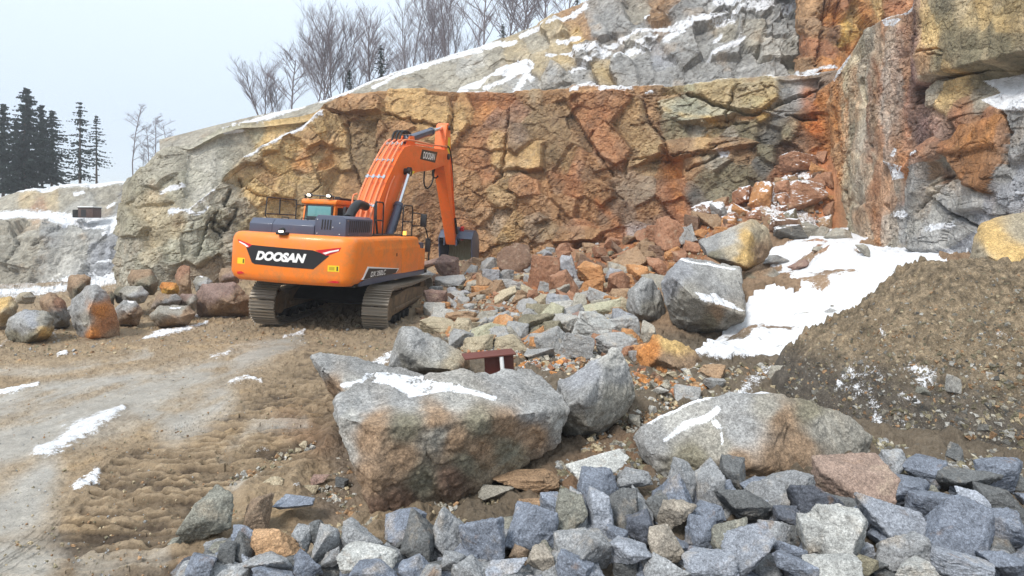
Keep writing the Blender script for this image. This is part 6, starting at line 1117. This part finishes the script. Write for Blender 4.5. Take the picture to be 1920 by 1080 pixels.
tag(sb, 'rust-brown steel beam stub poking out between boulders', 'steel beam')
k = .0070
MB().box(-.40, .28, -.10, .16, .225, .245).build('top_flange', 'rust', sb, bevel=.004)
MB().box(-.12, .27, .02, .04, -.05, .224).build('web', 'rust', sb, bevel=.003)
MB().box(-.13, .27, -.10, .16, -.075, -.052).build('bottom_flange', 'rust', sb, bevel=.004)
MB().cyl((.095, -.10, -.08), (.085, -.07, .215), .028, 16).build('white_pipe', 'white', sb)
M['hutwall'] = plain('weathered_hut_wall', (84, 66, 62), .8, dirt=.4)
# rusty cabin on the far bench
q = at(163, 402, 45); cbn = empty('hut', (q[0], q[1], q[2]-.25), (0, 0, R(8))); tag(cbn, 'small rusty container hut with snow on its roof on the far bench', 'hut')
MB().box(-.30, .72, -.6, .6, 0, .72).build('wall', 'hutwall', cbn, bevel=.02); MB().box(-.75, -.31, -.5, .5, 0, .6).build('side_crate', 'dark', cbn, bevel=.02)
MB().box(-.36, .78, -.65, .65, .722, .76).build('roof', 'black', cbn, bevel=.01); MB().box(-.34, .76, -.62, .62, .761, .86).build('snow_cover', 'white', cbn, bevel=.03)
MB().box(-.1, .25, -.61, -.602, .05, .6).build('door', 'black', cbn)
# ---------------------------------------------------------------- trees
M['bark'] = plain('bark', (78, 68, 60), .9, bumps=.5); M['bark_grey'] = plain('grey_bark', (118, 110, 112), .9); M['twig'] = plain('bare_twigs', (128, 118, 122), .9)
def leafmat(name, c):
    m = bpy.data.materials.new(name); nt, N, L, P = nodes(m); g = N.new('ShaderNodeNewGeometry')
    col = mixc(nt, mapr(nt, noise(nt, g.outputs['Position'], 1.2, 3), .35, .65, 0, 1), lin(c), lin(tuple(v*.6 for v in c))); L.new(col, P.inputs['Base Color']); P.inputs['Roughness'].default_value = .9; return m
M['needle'] = leafmat('spruce_needles', (46, 60, 56))
def spruce(px, ybase, ytop, D, label, group='dark spruces at the left', wid=.36, dens=1.0, bare=.12, seed=0, lean=0):
    rr = random.Random(seed); b = at(px, ybase, D); Ht = (ybase-ytop)/F*D
    root = empty('spruce', b, (0, R(lean), rr.uniform(0, 6))); tag(root, label, 'tree', group)
    MB().tube([(0, 0, -1), (0.02*Ht, 0, Ht*.5), (0, 0, Ht*.99)], Ht*.016, 7, Ht*.002).build('trunk', 'bark', root)
    V = []; Fc = []
    nw = int(30*dens)+8
    for w in range(nw):
        t = bare+(1-bare)*(w+rr.random()*.6)/nw; z = Ht*t; L_ = Ht*wid*(1-t)**.75*rr.uniform(.65, 1.1)*(.55+.45*min(1, (t-bare)/.22+.4)) + Ht*.012
        for k in range(rr.randint(4, 6)):
            a = rr.uniform(0, 6.283); l = L_*rr.uniform(.5, 1.1); dr = -.28-.25*(1-t)
            n = max(6, int(l/Ht*80*dens))
            for i in range(n):
                s = (i+.5)/n*rr.uniform(.9, 1.05); hang = rr.uniform(.012, .032)*Ht*(1.2-s*.6); cx, cy = math.cos(a)*l*s, math.sin(a)*l*s; cz = z+dr*l*s+.22*l*s*s
                ox, oy = rr.uniform(-1, 1)*.016*Ht, rr.uniform(-1, 1)*.016*Ht; wd = rr.uniform(.005, .011)*Ht; a2 = a+rr.uniform(-1.3, 1.3)
                dx, dy = math.cos(a2)*wd*1.6, math.sin(a2)*wd*1.6; q = len(V)
                V += [(cx+ox-dx, cy+oy-dy, cz+rr.uniform(-.3, .3)*hang), (cx+ox+dx, cy+oy+dy, cz-hang*.2), (cx+ox+dx*.4, cy+oy+dy*.4, cz-hang), (cx+ox-dx*.5, cy+oy-dy*.6, cz-hang*.8)]; Fc.append((q, q+1, q+2, q+3))
    me = new_mesh('crown', V, Fc, M['needle'], smooth=False); obj('crown', me, root); return root
def on_ridge(px, ybase, D):
    z = float(ridge_z(px, D)); return HZ+F*(CAMZ-z)/D
def bare_tree(px, ybase, ytop, D, label, group, seed, spread=.5, stems=1, mat='twig', levels=4, up=.6, thin=1.0, name='bare_tree', start=.3, bl=1.0):
    rr = random.Random(seed); b = at(px, ybase, D); Ht = (ybase-ytop)/F*D; root = empty(name, b); tag(root, label, 'tree', group)
    tr = MB(); tw = MB(); segs = []
    def grow(p, d, l, r, lev):
        n = 3; pts = [p]; q = p.copy(); dd = d.copy()
        for i in range(n):
            dd = (dd+Vector((rr.uniform(-.12, .12), rr.uniform(-.12, .12), .07*up))).normalized(); q = q+dd*l/n; pts.append(q.copy())
        (tr if lev == 0 else tw).tube(pts, r, 5 if lev < 2 else 3, r*.45, cap=False)
        if lev >= levels: return
        m = rr.randint(5, 8) if lev else int(rr.randint(11, 15))
        for k in range(m):
            t = start+(1-start)*(k+rr.random())/m if lev == 0 else rr.uniform(.2, 1.0); i = min(int(t*n), n-1); base = pts[i].lerp(pts[i+1], t*n-i)
            a = rr.uniform(0, 6.283); side = Vector((math.cos(a), math.sin(a), 0)); nd = (dd*up+side*spread*rr.uniform(.6, 1.2)+Vector((0, 0, .12))).normalized()
            ll = l*(rr.uniform(.32, .52)*bl if lev == 0 else rr.uniform(.35, .62))*(1.15-.5*t if lev == 0 else 1); grow(base, nd, ll, max(r*(.42 if lev == 0 else .5), .006*thin*D/50), lev+1)
    for s in range(stems):
        a = rr.uniform(0, 6.283); d = Vector((math.cos(a)*.22*(stems > 1), math.sin(a)*.22*(stems > 1), 1)).normalized(); grow(Vector((rr.uniform(-.2, .2)*(stems > 1), rr.uniform(-.2, .2)*(stems > 1), -.4)), d, Ht*rr.uniform(.85, 1.0)*(1 if s else 1.03), Ht*.014*thin/(1+.3*(stems-1)), 0)
    tr.build('trunk', 'bark_grey', root); tw.build('crown', mat, root); return root
for i, (px, yb_, yt_, D, lb, wd, dn, br) in enumerate([(-40, 365, 185, 60, 'broad dark spruce cut off by the left edge', .36, 1.3, .05), (6, 362, 193, 58, 'dark spruce at the left edge, lower than the tallest one', .34, 1.3, .04), (50, 360, 164, 60, 'tallest dark spruce of the left group', .36, 1.5, .06), (78, 358, 196, 62, 'dense dark spruce close right of the tallest one', .33, 1.3, .16),
        (97, 352, 205, 61, 'dark spruce with long low boughs at the right end of the dense clump', .44, 1.1, .10), (30, 362, 222, 63, 'shorter dark spruce between the edge one and the tallest', .3, 1.2, .05), (150, 345, 190, 60, 'slender see-through spruce standing alone right of the clump', .34, .6, .08), (181, 340, 215, 60, 'thin ragged spruce, rightmost of the dark ones', .34, .45, .25), (-75, 370, 200, 62, 'dark spruce outside the left edge', .3, 1.0, .05)]):
    spruce(px, yb_, yt_, D, lb, wid=wd, dens=dn, bare=br, seed=40+i, lean=(0, 0, 0, 0, 0, 0, 1, -4, 0)[i])
for i, (px, yt_, lb, sp) in enumerate([(250, 190, 'tallest bare larch with one straight stem', .5), (280, 222, 'small faint bare larch between two taller ones', .5), (289, 194, 'bare larch just left of the leaning one', .45), (316, 218, 'short bare larch leaning right above the outcrop edge', .5), (268, 270, 'shortest bare sapling in the larch row', .4)]):
    t = bare_tree(px, 352, yt_, 60, lb, 'bare larches beyond the outcrop', 60+i, spread=.55, up=.25, levels=3, start=.35, name='larch', thin=.55, bl=.38); t.rotation_euler = (0, R(6 if i == 3 else 0), 0)
RID = [(495, 218, 120, 55, 2, 'short bare bushy tree, leftmost on the ridge'), (545, 205, 95, 54, 1, 'slim bare tree between the leftmost one and the wide one'), (598, 196, 32, 52, 4, 'widest bare tree with many upright stems on the ridge'), (628, 186, 48, 54, 3, 'bare tree growing into the right side of the widest one'), (690, 170, 46, 52, 2, 'bare tree left of the small dark spruce on the ridge'), (720, 160, 90, 54, 1, 'faint bare tree behind the small dark spruce'),
       (770, 130, 10, 52, 3, 'bare tree fanning out at the left of the upper ridge row'), (800, 118, 6, 52, 2, 'bare tree just right of the fanning one'), (848, 102, -30, 51, 3, 'bare tree with forked top cut by the frame'), (870, 96, 20, 54, 2, 'shorter bare tree among the tall ones on the ridge'), (905, 86, -60, 50, 1, 'straight single-stem bare tree on the ridge'), (945, 72, -50, 50, 1, 'tall bare tree behind the small green spruce'),
       (975, 62, -50, 50, 1, 'thin bare tree just right of the small green spruce'), (1000, 50, -60, 50, 1, 'thin bare tree higher up the ridge'), (1030, 36, -70, 50, 1, 'thin bare tree near the top of the ridge'), (1055, 24, -70, 50, 1, 'last thin bare tree before the grey cliff'), (745, 142, 100, 55, 2, 'low bare bush tree in the ridge gap'), (660, 182, 110, 54, 2, 'low bare tree under the gap right of the widest'), (520, 212, 150, 56, 2, 'low bare bush behind the slim tree'), (825, 112, 60, 56, 2, 'low bare bush tree behind the fork-topped one')]
for i, (px, yb_, yt_, D, st, lb) in enumerate(RID): bare_tree(px, on_ridge(px, yb_, D+(7 if px > 735 else 0)), yt_, D+(7 if px > 735 else 0), lb, 'bare trees along the ridge', 80+i, spread=.55 if st > 1 else .6, stems=st, levels=3, thin=.75 if px > 735 else 1.0, up=.75 if st > 1 else .5, start=.15 if st > 1 else .3)
for i, (px, yb_, yt_, D, lb) in enumerate([(714, 162, 84, 51, 'small dark spruce among the bare ridge trees'), (655, 180, 130, 52, 'low dark spruce in the foot of the widest bare tree'), (943, 76, 44, 49, 'little green spruce on the snowy ridge edge'), (1082, 12, -12, 47, 'little spruce at the top end of the ridge')]): spruce(px, on_ridge(px, yb_, D), yt_, D, lb, 'small spruces on the ridge', wid=.33, dens=.7, bare=.05, seed=90+i)

# ---------------------------------------------------------------- thin winter air: far things fade a little
def haze():
    me = MB().box(-200, 200, -6, 203, -3.2, 36).build('haze', 'white'); m = bpy.data.materials.new('haze'); m.use_nodes = True; nt = m.node_tree; nt.nodes.clear()
    o_ = nt.nodes.new('ShaderNodeOutputMaterial'); v = nt.nodes.new('ShaderNodeVolumePrincipled'); v.inputs['Density'].default_value = .0014; v.inputs['Color'].default_value = (.93, .95, 1, 1); v.inputs['Anisotropy'].default_value = .2
    nt.links.new(v.outputs[0], o_.inputs['Volume']); me.data.materials.clear(); me.data.materials.append(m); tag(me, 'thin cold haze over the whole quarry', None, None, 'stuff')
haze()
